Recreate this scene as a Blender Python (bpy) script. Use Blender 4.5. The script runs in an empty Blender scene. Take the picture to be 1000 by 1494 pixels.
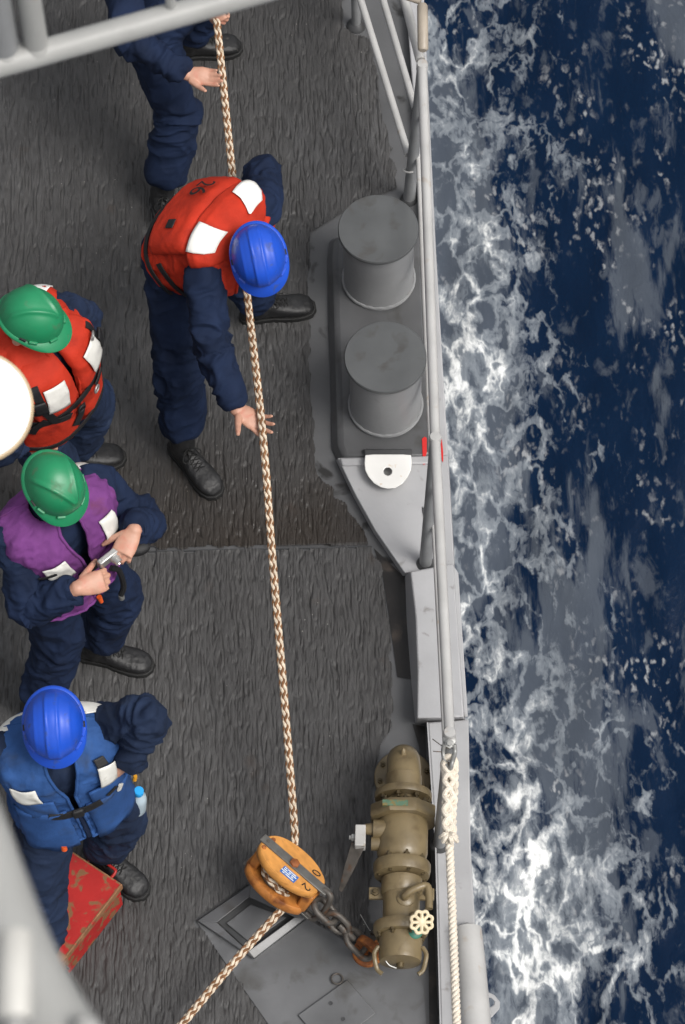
import bpy, bmesh, math, random
import numpy as np
from mathutils import Vector, Matrix
random.seed(7); rng = np.random.default_rng(7)
S = bpy.context.scene
R = math.radians
# ---------------------------------------------------------------- camera
FPX, TILT, ROLL, DIST = 5000.0, R(28), R(1.8), 14.5
CH = DIST*math.cos(TILT)
_f = Vector((0, math.sin(TILT), -math.cos(TILT))); _u0 = Vector((0, math.cos(TILT), math.sin(TILT))); _r0 = Vector((1, 0, 0))
_r = math.cos(ROLL)*_r0-math.sin(ROLL)*_u0; _u = math.sin(ROLL)*_r0+math.cos(ROLL)*_u0
CAM = Vector((0, 0, CH))
cd = bpy.data.cameras.new('camera'); cam = bpy.data.objects.new('camera', cd); S.collection.objects.link(cam)
cam.matrix_world = Matrix(((_r.x, _u.x, -_f.x, CAM.x), (_r.y, _u.y, -_f.y, CAM.y), (_r.z, _u.z, -_f.z, CAM.z), (0, 0, 0, 1)))
cd.sensor_fit = 'VERTICAL'; cd.sensor_height = 36; cd.sensor_width = 24; cd.lens = 36*FPX/1494; cd.clip_end = 6000; cd.clip_start = .1
cd.dof.use_dof = True; cd.dof.focus_distance = 13.9; cd.dof.aperture_fstop = 9
S.camera = cam
# ---------------------------------------------------------------- sky, sun, exposure (overcast)
SUN_EL, SUN_AZ = R(56), R(125)          # azimuth clockwise from +Y
w = bpy.data.worlds.new('World'); S.world = w; w.use_nodes = True
nt = w.node_tree; bg = nt.nodes['Background']
sk = nt.nodes.new('ShaderNodeTexSky'); sk.sky_type = 'NISHITA'; sk.sun_disc = False
sk.sun_elevation = SUN_EL; sk.sun_rotation = SUN_AZ; sk.dust_density = 6; sk.air_density = 1.5
hs = nt.nodes.new('ShaderNodeHueSaturation'); hs.inputs['Saturation'].default_value = .22
nt.links.new(sk.outputs[0], hs.inputs['Color']); nt.links.new(hs.outputs[0], bg.inputs[0]); bg.inputs[1].default_value = .10
sl = bpy.data.lights.new('sun', 'SUN'); sl.energy = 1.5; sl.angle = R(22); sl.color = (1, .97, .93)
so = bpy.data.objects.new('sun', sl); S.collection.objects.link(so)
sd = Vector((math.sin(SUN_AZ)*math.cos(SUN_EL), math.cos(SUN_AZ)*math.cos(SUN_EL), math.sin(SUN_EL)))
so.rotation_euler = sd.to_track_quat('Z', 'Y').to_euler(); so.location = (8, 8, 20)
S.view_settings.view_transform = 'Standard'; S.view_settings.look = 'None'; S.view_settings.gamma = 1
S.view_settings.use_curve_mapping = False; S.view_settings.exposure = 0.42
# ---------------------------------------------------------------- helpers
COL = S.collection
def ray(px, py): return (FPX*_f+(px-500)*_r+(747-py)*_u)
def P(px, py, z=0.0):
    d = ray(px, py); return CAM+d*((z-CH)/d.z)
def pixel(p):
    d = Vector(p)-CAM; k = FPX/d.dot(_f); return 500+k*d.dot(_r), 747-k*d.dot(_u)
def near_ray(px, py, q):
    d = ray(px, py).normalized(); return CAM+d*((q-CAM).dot(d))

def _hash(i, j, k):
    h = (i*374761393+j*668265263+k*2147483647+1274126177) & 0xffffffff
    h = ((h ^ (h >> 13))*1103515245) & 0xffffffff
    h = ((h ^ (h >> 16))*2654435761) & 0xffffffff
    return (h & 0xffffff)/float(0xffffff)
def vnoise(p):
    p = np.asarray(p, float); i = np.floor(p).astype(np.int64); f = p-i; f = f*f*(3-2*f)
    out = 0
    for a in (0, 1):
        for b in (0, 1):
            for c in (0, 1):
                wgt = (f[:, 0] if a else 1-f[:, 0])*(f[:, 1] if b else 1-f[:, 1])*(f[:, 2] if c else 1-f[:, 2])
                out = out+wgt*_hash(i[:, 0]+a, i[:, 1]+b, i[:, 2]+c)
    return out
def fbm(p, o=3):
    p = np.asarray(p, float); s = 0; a = .5
    for k in range(o): s = s+a*vnoise(p*2**k+k*17.3); a *= .5
    return s/(1-.5**o)

class MB:
    def __init__(s): s.v = []; s.f = []
    def add(s, v, f):
        o = len(s.v); s.v += [tuple(x) for x in v]; s.f += [tuple(i+o for i in q) for q in f]; return s
    def loft(s, rings, caps=True, closed=True):
        n = len(rings[0]); v = [p for r in rings for p in r]; f = []
        for i in range(len(rings)-1):
            for j in range(n if closed else n-1):
                k = (j+1) % n; f.append((i*n+j, i*n+k, (i+1)*n+k, (i+1)*n+j))
        if caps: f.append(tuple(range(n))[::-1]); f.append(tuple(range((len(rings)-1)*n, len(rings)*n)))
        return s.add(v, f)
    def tube(s, path, rad, n=12, caps=True, close=False):
        path = [Vector(p) for p in path]; m = len(path)
        if not hasattr(rad, '__len__'): rad = [rad]*m
        fr = frames(path, close); rings = []
        for p, (t, a, b), r in zip(path, fr, rad):
            rings.append([p+(a*math.cos(2*math.pi*k/n)+b*math.sin(2*math.pi*k/n))*r for k in range(n)])
        if close: rings.append(rings[0]); caps = False
        return s.loft(rings, caps)
    def cyl(s, a, b, r, n=24, r2=None): return s.tube([a, b], [r, r if r2 is None else r2], n)
    def lathe(s, o, ax, prof, n=32, caps=True):
        o = Vector(o); ax = Vector(ax).normalized(); a = perp(ax); b = ax.cross(a)
        return s.loft([[o+ax*h+(a*math.cos(2*math.pi*k/n)+b*math.sin(2*math.pi*k/n))*max(r, 1e-4) for k in range(n)] for r, h in prof], caps)
    def box(s, c, x, y, z):
        c, x, y, z = map(Vector, (c, x, y, z)); v = [c+x*i+y*j+z*k for k in (-1, 1) for j in (-1, 1) for i in (-1, 1)]
        return s.add(v, [(0, 2, 3, 1), (4, 5, 7, 6), (0, 1, 5, 4), (2, 6, 7, 3), (0, 4, 6, 2), (1, 3, 7, 5)])
    def ell(s, c, x, y, z, n=20, m=12):
        c, x, y, z = map(Vector, (c, x, y, z)); rings = []
        for i in range(m+1):
            t = math.pi*(i+.02*(1 if i == 0 else -1 if i == m else 0))/m-math.pi/2
            rings.append([c+z*math.sin(t)+(x*math.cos(2*math.pi*k/n)+y*math.sin(2*math.pi*k/n))*math.cos(t) for k in range(n)])
        return s.loft(rings)
    def prism(s, lo, hi):      # bottom outline and top outline (same count)
        return s.loft([lo, hi])
    def mesh(s, name, smooth=40):
        me = bpy.data.meshes.new(name); me.from_pydata(s.v, [], s.f); me.validate()
        bm = bmesh.new(); bm.from_mesh(me); bmesh.ops.recalc_face_normals(bm, faces=bm.faces); bm.to_mesh(me); bm.free()
        if smooth:
            me.polygons.foreach_set('use_smooth', [True]*len(me.polygons)); me.set_sharp_from_angle(angle=R(smooth))
        return me
def perp(a):
    a = Vector(a); h = Vector((0, 0, 1)) if abs(a.normalized().z) < .9 else Vector((1, 0, 0)); return a.cross(h).normalized()
def frames(path, close=False):
    m = len(path); out = []; a = None
    for i in range(m):
        if close: t = path[(i+1) % m]-path[i-1]
        else: t = path[min(i+1, m-1)]-path[max(i-1, 0)]
        t = t.normalized()
        if a is None: a = perp(t)
        else: a = (a-t*a.dot(t)).normalized()
        out.append((t, a, t.cross(a)))
    return out
def spline(pts, n=8):
    pts = [Vector(p) for p in pts]; q = [2*pts[0]-pts[1]]+pts+[2*pts[-1]-pts[-2]]; out = []
    for i in range(1, len(q)-2):
        for k in range(n):
            t = k/n; a, b, c, d = q[i-1:i+3]
            out.append(.5*((2*b)+(c-a)*t+(2*a-5*b+4*c-d)*t*t+(3*b-a-3*c+d)*t**3))
    out.append(pts[-1]); return out
def resample(path, step):
    path = [Vector(p) for p in path]; L = [0]
    for a, b in zip(path, path[1:]): L.append(L[-1]+(b-a).length)
    n = max(2, int(L[-1]/step)); A = np.array([tuple(p) for p in path]); x = np.linspace(0, L[-1], n+1)
    return [Vector(p) for p in zip(*[np.interp(x, L, A[:, c]) for c in range(3)])], x
def obj(name, me, m, parent=None, bevel=0, label=None):
    if isinstance(me, MB): me = me.mesh(name)
    o = bpy.data.objects.new(name, me); COL.objects.link(o)
    if m: me.materials.clear(); me.materials.append(m)
    if bevel:
        b = o.modifiers.new('b', 'BEVEL'); b.width = bevel; b.segments = 2; b.limit_method = 'ANGLE'; b.angle_limit = R(35); b.harden_normals = False
    if parent:
        o.parent = parent; o.matrix_parent_inverse = TW(parent).inverted()
    if label: o['label'] = label
    return o
def TW(o):
    return TW(o.parent) @ o.matrix_parent_inverse @ Matrix.Translation(o.location) if o.parent else Matrix.Translation(o.location)
def thing(name, loc, label, cat, group=None):
    o = bpy.data.objects.new(name, None); COL.objects.link(o); o.location = loc; o.empty_display_size = .1
    return tag(o, label, cat, group)
def tag(o, label, cat, group=None):
    o['label'] = label; o['category'] = cat
    if group: o['group'] = group
    return o
def struct(o, kind='structure'): o['kind'] = kind; return o
def remesh(mb, voxel, smooth=4, name='m'):
    me = bpy.data.meshes.new('tmp'); me.from_pydata(mb.v, [], mb.f); me.validate()
    bm = bmesh.new(); bm.from_mesh(me); bmesh.ops.recalc_face_normals(bm, faces=bm.faces); bm.to_mesh(me); bm.free()
    o = bpy.data.objects.new('tmp', me); COL.objects.link(o)
    r = o.modifiers.new('r', 'REMESH'); r.mode = 'VOXEL'; r.voxel_size = voxel; r.adaptivity = 0
    if smooth:
        s = o.modifiers.new('s', 'SMOOTH'); s.iterations = smooth; s.factor = .5
    dg = bpy.context.evaluated_depsgraph_get(); out = bpy.data.meshes.new_from_object(o.evaluated_get(dg))
    bpy.data.objects.remove(o); bpy.data.meshes.remove(me); out.name = name
    out.polygons.foreach_set('use_smooth', [True]*len(out.polygons)); return out
def getv(me):
    a = np.empty(len(me.vertices)*3); me.vertices.foreach_get('co', a); n = np.empty(len(me.vertices)*3); me.vertices.foreach_get('normal', n)
    return a.reshape(-1, 3), n.reshape(-1, 3)
def setv(me, co): me.vertices.foreach_set('co', co.ravel()); me.update()
def textmesh(body):
    c = bpy.data.curves.new('t', 'FONT'); c.body = body; c.size = 1; c.align_x = 'CENTER'; c.align_y = 'CENTER'
    o = bpy.data.objects.new('t', c); COL.objects.link(o); dg = bpy.context.evaluated_depsgraph_get()
    me = bpy.data.meshes.new_from_object(o.evaluated_get(dg)); bpy.data.objects.remove(o)
    bm = bmesh.new(); bm.from_mesh(me); bmesh.ops.triangulate(bm, faces=bm.faces)
    bmesh.ops.subdivide_edges(bm, edges=[e for e in bm.edges if e.calc_length() > .12], cuts=2, use_grid_fill=False)
    bmesh.ops.triangulate(bm, faces=bm.faces)
    v = [x.co.copy() for x in bm.verts]; f = [tuple(q.index for q in x.verts) for x in bm.faces]; bm.free(); return v, f
# ---------------------------------------------------------------- materials
MATS = {}
def mat(name, col, rough=.5, metal=0, var=.15, vs=6, col2=None, mask=None, bump=0, bs=80, sheen=0, stretch=(1, 1, 1), spec=.5, coat=0, rough2=None, bdist=.003):
    """base colour with soft tonal variation; col2 appears where a thresholded noise (scale, lo, hi) says so"""
    m = bpy.data.materials.new(name); m.use_nodes = True; t = m.node_tree; N = t.nodes; L = t.links
    b = N['Principled BSDF']; b.inputs['Roughness'].default_value = rough; b.inputs['Metallic'].default_value = metal
    b.inputs['Specular IOR Level'].default_value = spec; b.inputs['Coat Weight'].default_value = coat
    if sheen: b.inputs['Sheen Weight'].default_value = sheen; b.inputs['Sheen Roughness'].default_value = .6
    tc = N.new('ShaderNodeTexCoord'); mp = N.new('ShaderNodeMapping'); mp.inputs['Scale'].default_value = stretch
    L.new(tc.outputs['Object'], mp.inputs[0])
    def noise(sc, det=4, dist=0):
        n = N.new('ShaderNodeTexNoise'); n.inputs['Scale'].default_value = sc; n.inputs['Detail'].default_value = det; n.inputs['Distortion'].default_value = dist
        L.new(mp.outputs[0], n.inputs[0]); return n.outputs[0]
    def ramp(x, lo, hi, a=0, c=1):
        r = N.new('ShaderNodeMapRange'); r.inputs[1].default_value = lo; r.inputs[2].default_value = hi; r.inputs[3].default_value = a; r.inputs[4].default_value = c
        L.new(x, r.inputs[0]); return r.outputs[0]
    hv = N.new('ShaderNodeHueSaturation'); hv.inputs['Color'].default_value = (*col, 1)
    L.new(ramp(noise(vs, 6), .3, .7, 1-var, 1+var), hv.inputs['Value']); out = hv.outputs[0]
    if col2:
        sc, lo, hi = mask; mk = ramp(noise(sc, 7, .4), lo, hi); mx = N.new('ShaderNodeMix'); mx.data_type = 'RGBA'
        L.new(mk, mx.inputs[0]); L.new(out, mx.inputs[6]); mx.inputs[7].default_value = (*col2, 1); out = mx.outputs[2]
        if rough2 is not None: L.new(ramp(mk, 0, 1, rough, rough2), b.inputs['Roughness'])
    L.new(out, b.inputs['Base Color'])
    if bump:
        bp = N.new('ShaderNodeBump'); bp.inputs['Strength'].default_value = bump; bp.inputs['Distance'].default_value = bdist
        L.new(noise(bs, 5), bp.inputs['Height']); L.new(bp.outputs[0], b.inputs['Normal'])
    m['_'] = 1; MATS[name] = m; return m
navy = mat('navy_cloth', (.0085, .0165, .043), .85, var=.3, vs=7, bump=.4, bs=160, spec=.2)
navy_worn = mat('navy_cloth_worn', (.0125, .022, .050), .85, var=.3, vs=7, col2=(.028, .038, .062), mask=(7, .62, .8), bump=.4, bs=160, spec=.2)
red_cloth = mat('red_life_vest', (.43, .027, .010), .75, var=.2, vs=10, col2=(.25, .016, .009), mask=(9, .58, .75), bump=.6, bs=70, spec=.25)
purple = mat('purple_cloth', (.150, .042, .178), .8, var=.22, vs=9, col2=(.14, .04, .10), mask=(8, .6, .75), bump=.5, bs=110, spec=.2)
bluevest = mat('blue_vest_cloth', (.026, .076, .225), .8, var=.25, vs=9, col2=(.035, .05, .085), mask=(7, .56, .75), bump=.5, bs=110, spec=.2)
blue_hat = mat('blue_plastic', (.010, .072, .50), .38, var=.1, vs=9, col2=(.03, .065, .27), mask=(24, .60, .72), spec=.5, bump=.12, bs=90, bdist=.0015, rough2=.6)
green_hat = mat('green_plastic', (.012, .205, .085), .40, var=.1, vs=9, col2=(.05, .16, .075), mask=(22, .60, .72), bump=.12, bs=90, bdist=.0015, rough2=.6)
tape = mat('reflective_tape', (.62, .61, .57), .42, var=.12, vs=16, col2=(.36, .33, .28), mask=(20, .6, .78), bump=.5, bs=30, bdist=.004)
tape_bright = mat('bright_reflective_tape', (.82, .81, .77), .4, var=.05, vs=16, col2=(.5, .45, .38), mask=(26, .64, .8), bump=.2, bs=30)
tape_edge = mat('tape_stitching', (.42, .30, .17), .8)
black = mat('black_webbing', (.008, .008, .009), .6, var=.3, vs=30, bump=.5, bs=220)
leather = mat('black_leather', (.012, .012, .013), .52, var=.3, vs=22, col2=(.06, .055, .05), mask=(38, .66, .76), bump=.5, bs=90)
rubber = mat('black_rubber', (.010, .010, .010), .7, bump=.4, bs=60)
lace = mat('boot_lace', (.009, .009, .009), .8)
skin = mat('skin', (.50, .27, .19), .5, var=.1, vs=30, col2=(.50, .19, .13), mask=(26, .5, .75), bump=.35, bs=130, bdist=.002)
hair = mat('dark_hair', (.02, .013, .009), .7, bump=.8, bs=140)
eye_m = mat('eye', (.5, .48, .45), .2, var=.02)
haze_gray = mat('haze_gray_paint', (.37, .37, .378), .42, var=.08, vs=5, col2=(.20, .19, .18), mask=(16, .64, .76), bump=.25, bs=40)
rail_gray = mat('rail_gray_paint', (.42, .415, .405), .42, var=.1, vs=6, col2=(.34, .25, .17), mask=(9, .64, .78), bump=.25, bs=60)
upper_gray = mat('upper_rail_paint', (.33, .33, .32), .42, var=.1, vs=8, col2=(.30, .24, .18), mask=(12, .64, .8), bump=.2, bs=60)
post_gray = mat('stanchion_paint', (.23, .235, .24), .45, var=.12, vs=9, col2=(.16, .14, .12), mask=(12, .64, .75), bump=.25, bs=50)
tan_paint = mat('tan_stained_paint', (.36, .31, .25), .45, var=.15, vs=8, bump=.3, bs=60)
deck_gray = mat('deck_gray_paint', (.095, .096, .099), .38, var=.2, vs=3, col2=(.028, .027, .026), mask=(5, .58, .63), rough2=.3, bump=.35, bs=30)
plate_gray = mat('deck_plate_paint', (.118, .120, .124), .36, var=.22, vs=4, col2=(.075, .073, .07), mask=(9, .55, .72), bump=.3, bs=36)
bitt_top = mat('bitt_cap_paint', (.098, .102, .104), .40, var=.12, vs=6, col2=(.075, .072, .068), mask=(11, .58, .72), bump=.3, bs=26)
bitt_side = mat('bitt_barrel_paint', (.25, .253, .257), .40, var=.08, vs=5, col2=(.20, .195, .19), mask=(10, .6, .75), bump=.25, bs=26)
dark_gray = mat('dark_gray_paint', (.055, .056, .058), .36, var=.18, vs=5, col2=(.03, .028, .026), mask=(8, .58, .72), bump=.3, bs=30)
found_gray = mat('foundation_paint', (.088, .089, .092), .38, var=.2, vs=5, col2=(.055, .053, .05), mask=(8, .56, .72), bump=.3, bs=30)
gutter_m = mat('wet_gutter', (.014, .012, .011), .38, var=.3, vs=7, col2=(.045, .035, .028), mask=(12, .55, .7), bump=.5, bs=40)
white_paint = mat('white_paint', (.80, .79, .76), .4, var=.03, vs=10, col2=(.62, .48, .33), mask=(34, .64, .74), bump=.2, bs=40)
lamp_white = mat('lamp_white_enamel', (.86, .86, .85), .3, var=.01)
red_paint = mat('red_spot_paint', (.55, .02, .018), .45, var=.1)
bronze = mat('bronze_paint', (.175, .132, .068), .38, var=.2, vs=11, col2=(.10, .07, .034), mask=(14, .55, .75), bump=.35, bs=60, spec=.6)
bronze_dark = mat('bronze_bolt', (.10, .075, .038), .4, metal=.4, var=.25, vs=30)
verd = mat('green_patina_plate', (.09, .17, .11), .5, var=.2, vs=40, col2=(.2, .15, .05), mask=(60, .5, .6))
green_band = mat('green_band_paint', (.012, .13, .085), .45)
chalk = mat('chalky_gray_paint', (.46, .45, .43), .6, var=.1, vs=20, col2=(.3, .27, .22), mask=(30, .6, .75))
cream = mat('cream_handwheel', (.66, .56, .38), .5, var=.1, vs=40)
steel_dark = mat('weathered_steel', (.095, .085, .075), .5, metal=.3, var=.3, vs=30, col2=(.11, .05, .022), mask=(24, .56, .72), bump=.4, bs=90)
rust = mat('rusty_steel', (.24, .075, .02), .75, var=.35, vs=30, col2=(.46, .16, .035), mask=(24, .5, .65), bump=.8, bs=90)
galv = mat('galvanised_steel', (.30, .30, .29), .45, metal=.5, var=.2, vs=30)
wood = mat('varnished_wood', (.58, .26, .062), .36, var=.18, vs=20, col2=(.22, .075, .02), mask=(13, .60, .76), bump=.25, bs=70, stretch=(1, 1, 3))
wood_edge = mat('worn_wood_edge', (.42, .16, .036), .42, var=.25, vs=20, col2=(.16, .05, .015), mask=(16, .52, .7), bump=.3, bs=70)
strap_steel = mat('gray_strap', (.15, .145, .135), .42, metal=.4, var=.2, vs=24, col2=(.13, .07, .035), mask=(26, .62, .75))
ink = mat('black_ink', (.006, .006, .006), .7, var=0)
sticker = mat('blue_label', (.035, .13, .40), .45, var=.1)
label_white = mat('white_print', (.72, .72, .70), .5, var=.05)
rope_w = mat('rope_white_yarn', (.64, .54, .42), .8, var=.25, vs=60, col2=(.45, .33, .2), mask=(50, .6, .75), bump=.9, bs=330, stretch=(1, 1, 1))
rope_b = mat('rope_brown_yarn', (.19, .088, .036), .8, var=.35, vs=60, col2=(.30, .18, .09), mask=(80, .6, .75), bump=.9, bs=330)
line_w = mat('white_line_yarn', (.70, .63, .53), .85, var=.14, vs=40, col2=(.45, .37, .28), mask=(40, .62, .78), bump=.9, bs=300)
box_red = mat('toolbox_red', (.36, .014, .012), .5, var=.15, vs=8, col2=(.19, .085, .035), mask=(19, .54, .60), bump=.3, bs=60, rough2=.75)
box_rust = mat('toolbox_rusted_edge', (.21, .10, .045), .75, var=.3, vs=25, col2=(.36, .02, .012), mask=(18, .60, .66), bump=.3, bs=60)
silver = mat('silver_camera_body', (.50, .49, .47), .3, metal=.7, var=.08)
cap_blue = mat('blue_bottle_cap', (.02, .32, .72), .35)
clear_pl = mat('pale_bottle_plastic', (.45, .55, .62), .2)
yellow = mat('yellow_plastic', (.65, .30, .015), .4); orange = mat('orange_plastic', (.62, .09, .015), .4)

def nonskid_material():
    m = bpy.data.materials.new('nonskid_coating'); m.use_nodes = True; t = m.node_tree; N = t.nodes; L = t.links; b = N['Principled BSDF']
    tc = N.new('ShaderNodeTexCoord')
    def noise(sc, st=(1, 1, 1), det=5, dist=0):
        mp = N.new('ShaderNodeMapping'); mp.inputs['Scale'].default_value = st; L.new(tc.outputs['Object'], mp.inputs[0])
        n = N.new('ShaderNodeTexNoise'); n.inputs['Scale'].default_value = sc; n.inputs['Detail'].default_value = det; n.inputs['Distortion'].default_value = dist
        L.new(mp.outputs[0], n.inputs[0]); return n.outputs[0]
    def mr(x, lo, hi, a=0., c=1.):
        r = N.new('ShaderNodeMapRange'); r.inputs[1].default_value = lo; r.inputs[2].default_value = hi; r.inputs[3].default_value = a; r.inputs[4].default_value = c
        L.new(x, r.inputs[0]); return r.outputs[0]
    def mix(f, a, c):
        x = N.new('ShaderNodeMix'); x.data_type = 'RGBA'; L.new(f, x.inputs[0])
        for s, q in ((6, a), (7, c)):
            if isinstance(q, tuple): x.inputs[s].default_value = (*q, 1)
            else: L.new(q, x.inputs[s])
        return x.outputs[2]
    def math_(op, a, c):
        x = N.new('ShaderNodeMath'); x.operation = op
        for i, q in enumerate((a, c)):
            if isinstance(q, (int, float)): x.inputs[i].default_value = q
            else: L.new(q, x.inputs[i])
        return x.outputs[0]
    big = noise(.9, det=3); base = mix(mr(big, .35, .65), (.056, .0545, .054), (.074, .073, .0735))
    base = mix(mr(noise(60, (1, .25, 1)), .35, .7), base, (.038, .0365, .036))
    # wetness: a band north of the weld seam plus scattered patches
    sx = N.new('ShaderNodeSeparateXYZ'); L.new(tc.outputs['Object'], sx.inputs[0])
    ys = P(380, 800).y
    wob = math_('MULTIPLY', math_('SUBTRACT', noise(2.2, (1, .6, 1)), .5), .7)
    yy = math_('ADD', sx.outputs[1], wob)
    band = math_('MULTIPLY', mr(sx.outputs[1], ys-.004, ys+.012), mr(yy, ys+.02, ys+.72, 1, 0))
    north = math_('MULTIPLY', mr(sx.outputs[1], ys-.004, ys+.012), mr(noise(1.3), .4, .6))
    wet = math_('MAXIMUM', band, math_('MULTIPLY', north, .5))
    base = mix(band, base, (.034, .028, .023)); base = mix(math_('MULTIPLY', north, .45), base, (.036, .034, .033))
    stain = math_('MULTIPLY', mr(noise(3.3, det=8), .66, .74), .5); base = mix(stain, base, (.062, .042, .03))
    vo = N.new('ShaderNodeTexVoronoi'); vo.inputs['Scale'].default_value = 26; L.new(tc.outputs['Object'], vo.inputs['Vector'])
    speck = math_('MULTIPLY', mr(vo.outputs['Distance'], .045, .06, 1, 0), mr(noise(5), .55, .62)); base = mix(speck, base, (.36, .35, .32))
    L.new(base, b.inputs['Base Color']); L.new(mr(wet, 0, 1, .58, .24), b.inputs['Roughness'])
    bp = N.new('ShaderNodeBump'); bp.inputs['Strength'].default_value = .7; bp.inputs['Distance'].default_value = .003
    L.new(math_('ADD', noise(230, (1, .4, 1)), math_('MULTIPLY', noise(70, (1, .2, 1), 6, .6), 1.4)), bp.inputs['Height']); L.new(bp.outputs[0], b.inputs['Normal'])
    return m
nonskid_m = nonskid_material()

def sea_material():
    m = bpy.data.materials.new('sea_water'); m.use_nodes = True; t = m.node_tree; N = t.nodes; L = t.links; b = N['Principled BSDF']
    tc = N.new('ShaderNodeTexCoord')
    def mp(st, loc=(0, 0, 0), src=None):
        x = N.new('ShaderNodeMapping'); x.inputs['Scale'].default_value = st; x.inputs['Location'].default_value = loc
        L.new(src or tc.outputs['Object'], x.inputs[0]); return x.outputs[0]
    def noise(v, sc, det=5, rough=.55, dist=0, colr=False):
        n = N.new('ShaderNodeTexNoise'); n.inputs['Scale'].default_value = sc; n.inputs['Detail'].default_value = det; n.inputs['Roughness'].default_value = rough; n.inputs['Distortion'].default_value = dist
        L.new(v, n.inputs[0]); return n.outputs[1 if colr else 0]
    def mr(x, lo, hi, a=0., c=1., smooth=True):
        r = N.new('ShaderNodeMapRange'); r.interpolation_type = 'SMOOTHSTEP' if smooth else 'LINEAR'
        for i, q in enumerate((lo, hi, a, c)):
            if isinstance(q, (int, float)): r.inputs[i+1].default_value = q
            else: L.new(q, r.inputs[i+1])
        L.new(x, r.inputs[0]); return r.outputs[0]
    def M(op, a, c=0.):
        x = N.new('ShaderNodeMath'); x.operation = op
        for i, q in enumerate((a, c)):
            if isinstance(q, (int, float)): x.inputs[i].default_value = q
            else: L.new(q, x.inputs[i])
        return x.outputs[0]
    def mix(f, a, c):
        x = N.new('ShaderNodeMix'); x.data_type = 'RGBA'; L.new(f, x.inputs[0])
        for s, q in ((6, a), (7, c)):
            if isinstance(q, tuple): x.inputs[s].default_value = (*q, 1)
            else: L.new(q, x.inputs[s])
        return x.outputs[2]
    def warp(v, sc, amt):
        c = noise(v, sc, 4, colr=True); s = N.new('ShaderNodeVectorMath'); s.operation = 'SUBTRACT'; L.new(c, s.inputs[0]); s.inputs[1].default_value = (.5, .5, .5)
        k = N.new('ShaderNodeVectorMath'); k.operation = 'SCALE'; L.new(s.outputs[0], k.inputs[0]); k.inputs['Scale'].default_value = amt
        a = N.new('ShaderNodeVectorMath'); L.new(v, a.inputs[0]); L.new(k.outputs[0], a.inputs[1]); return a.outputs[0]
    pos = tc.outputs['Object']; st = mp((1, .42, 1)); wv = warp(st, 2.2, .35)
    sx = N.new('ShaderNodeSeparateXYZ'); L.new(pos, sx.inputs[0])
    hullx = M('SUBTRACT', sx.outputs[0], .85)                       # metres from the hull side
    # grey sky reflection painted into the deep blue water colour in long patches
    refl_noise = M('ADD', noise(warp(mp((1, .20, 1), (3.1, 1.7, 0)), 1.6, .5), 1.35, 9, .56), M('MULTIPLY', M('SUBTRACT', noise(warp(mp((1, .16, 1)), 9, .1), 16, 7, .65), .5), .17))
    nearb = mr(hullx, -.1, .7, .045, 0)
    grey_refl = mr(M('ADD', refl_noise, nearb), .485, .54)
    grey_refl2 = M('MULTIPLY', mr(noise(wv, 7, 6, .6), .55, .66), .75)
    grey_refl = M('MAXIMUM', grey_refl, grey_refl2)
    # foam: ragged lacework near the hull
    dens = M('ADD', mr(hullx, -.1, 1.25, .035, -.30), mr(sx.outputs[1], 6.5, 10.0, .15, .0))
    dens = M('ADD', dens, M('MULTIPLY', M('SUBTRACT', noise(mp((1, .5, 1)), 1.1, 3), .5), .5))
    vo = N.new('ShaderNodeTexVoronoi'); vo.feature = 'DISTANCE_TO_EDGE'; vo.inputs['Scale'].default_value = 5.2; L.new(warp(warp(mp((1, .6, 1)), 3, .5), 11, .14), vo.inputs['Vector'])
    vein = mr(vo.outputs['Distance'], 0, .22, 1, 0)
    n1 = noise(warp(warp(mp((1, .48, 1)), 4, .3), 15, .06), 6.5, 10, .66); strk = noise(warp(mp((1, .17, 1)), 8, .08), 17, 6, .6)
    f = M('ADD', M('ADD', M('ADD', M('MULTIPLY', n1, .86), M('MULTIPLY', strk, .22)), M('MULTIPLY', vein, .20)), M('SUBTRACT', dens, .10))
    foam_soft = mr(f, .48, .67); foam_hard = mr(f, .64, .90)
    # flecks of spray, drawn out along the flow
    v2 = N.new('ShaderNodeTexVoronoi'); v2.inputs['Scale'].default_value = 19; L.new(warp(mp((1, .55, 1)), 14, .12), v2.inputs['Vector'])
    fleck = M('MULTIPLY', mr(v2.outputs['Distance'], .08, .42, 1, 0), mr(noise(mp((1, .5, 1), (9, 4, 0)), 2.4, 7, .6), .47, .66)); fleck = M('MULTIPLY', fleck, .6)
    deep = mix(noise(wv, 2.5, 5), (.0007, .0065, .023), (.0018, .0125, .038))
    c = mix(M('MULTIPLY', grey_refl, mr(noise(wv, 3, 4), .2, .8, .7, 1)), deep, (.070, .083, .104))
    c = mix(fleck, c, (.42, .43, .44)); c = mix(M('MULTIPLY', foam_soft, .55), c, (.27, .30, .33)); c = mix(foam_hard, c, (.80, .81, .80))
    L.new(c, b.inputs['Base Color']); L.new(mr(M('MAXIMUM', foam_soft, fleck), 0, 1, .12, .8), b.inputs['Roughness'])
    b.inputs['IOR'].default_value = 1.33; b.inputs['Specular IOR Level'].default_value = .28
    bp = N.new('ShaderNodeBump'); bp.inputs['Strength'].default_value = .35; bp.inputs['Distance'].default_value = .04
    L.new(M('ADD', M('MULTIPLY', noise(wv, 6, 6), .6), M('MULTIPLY', f, .5)), bp.inputs['Height']); L.new(bp.outputs[0], b.inputs['Normal'])
    return m
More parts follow.
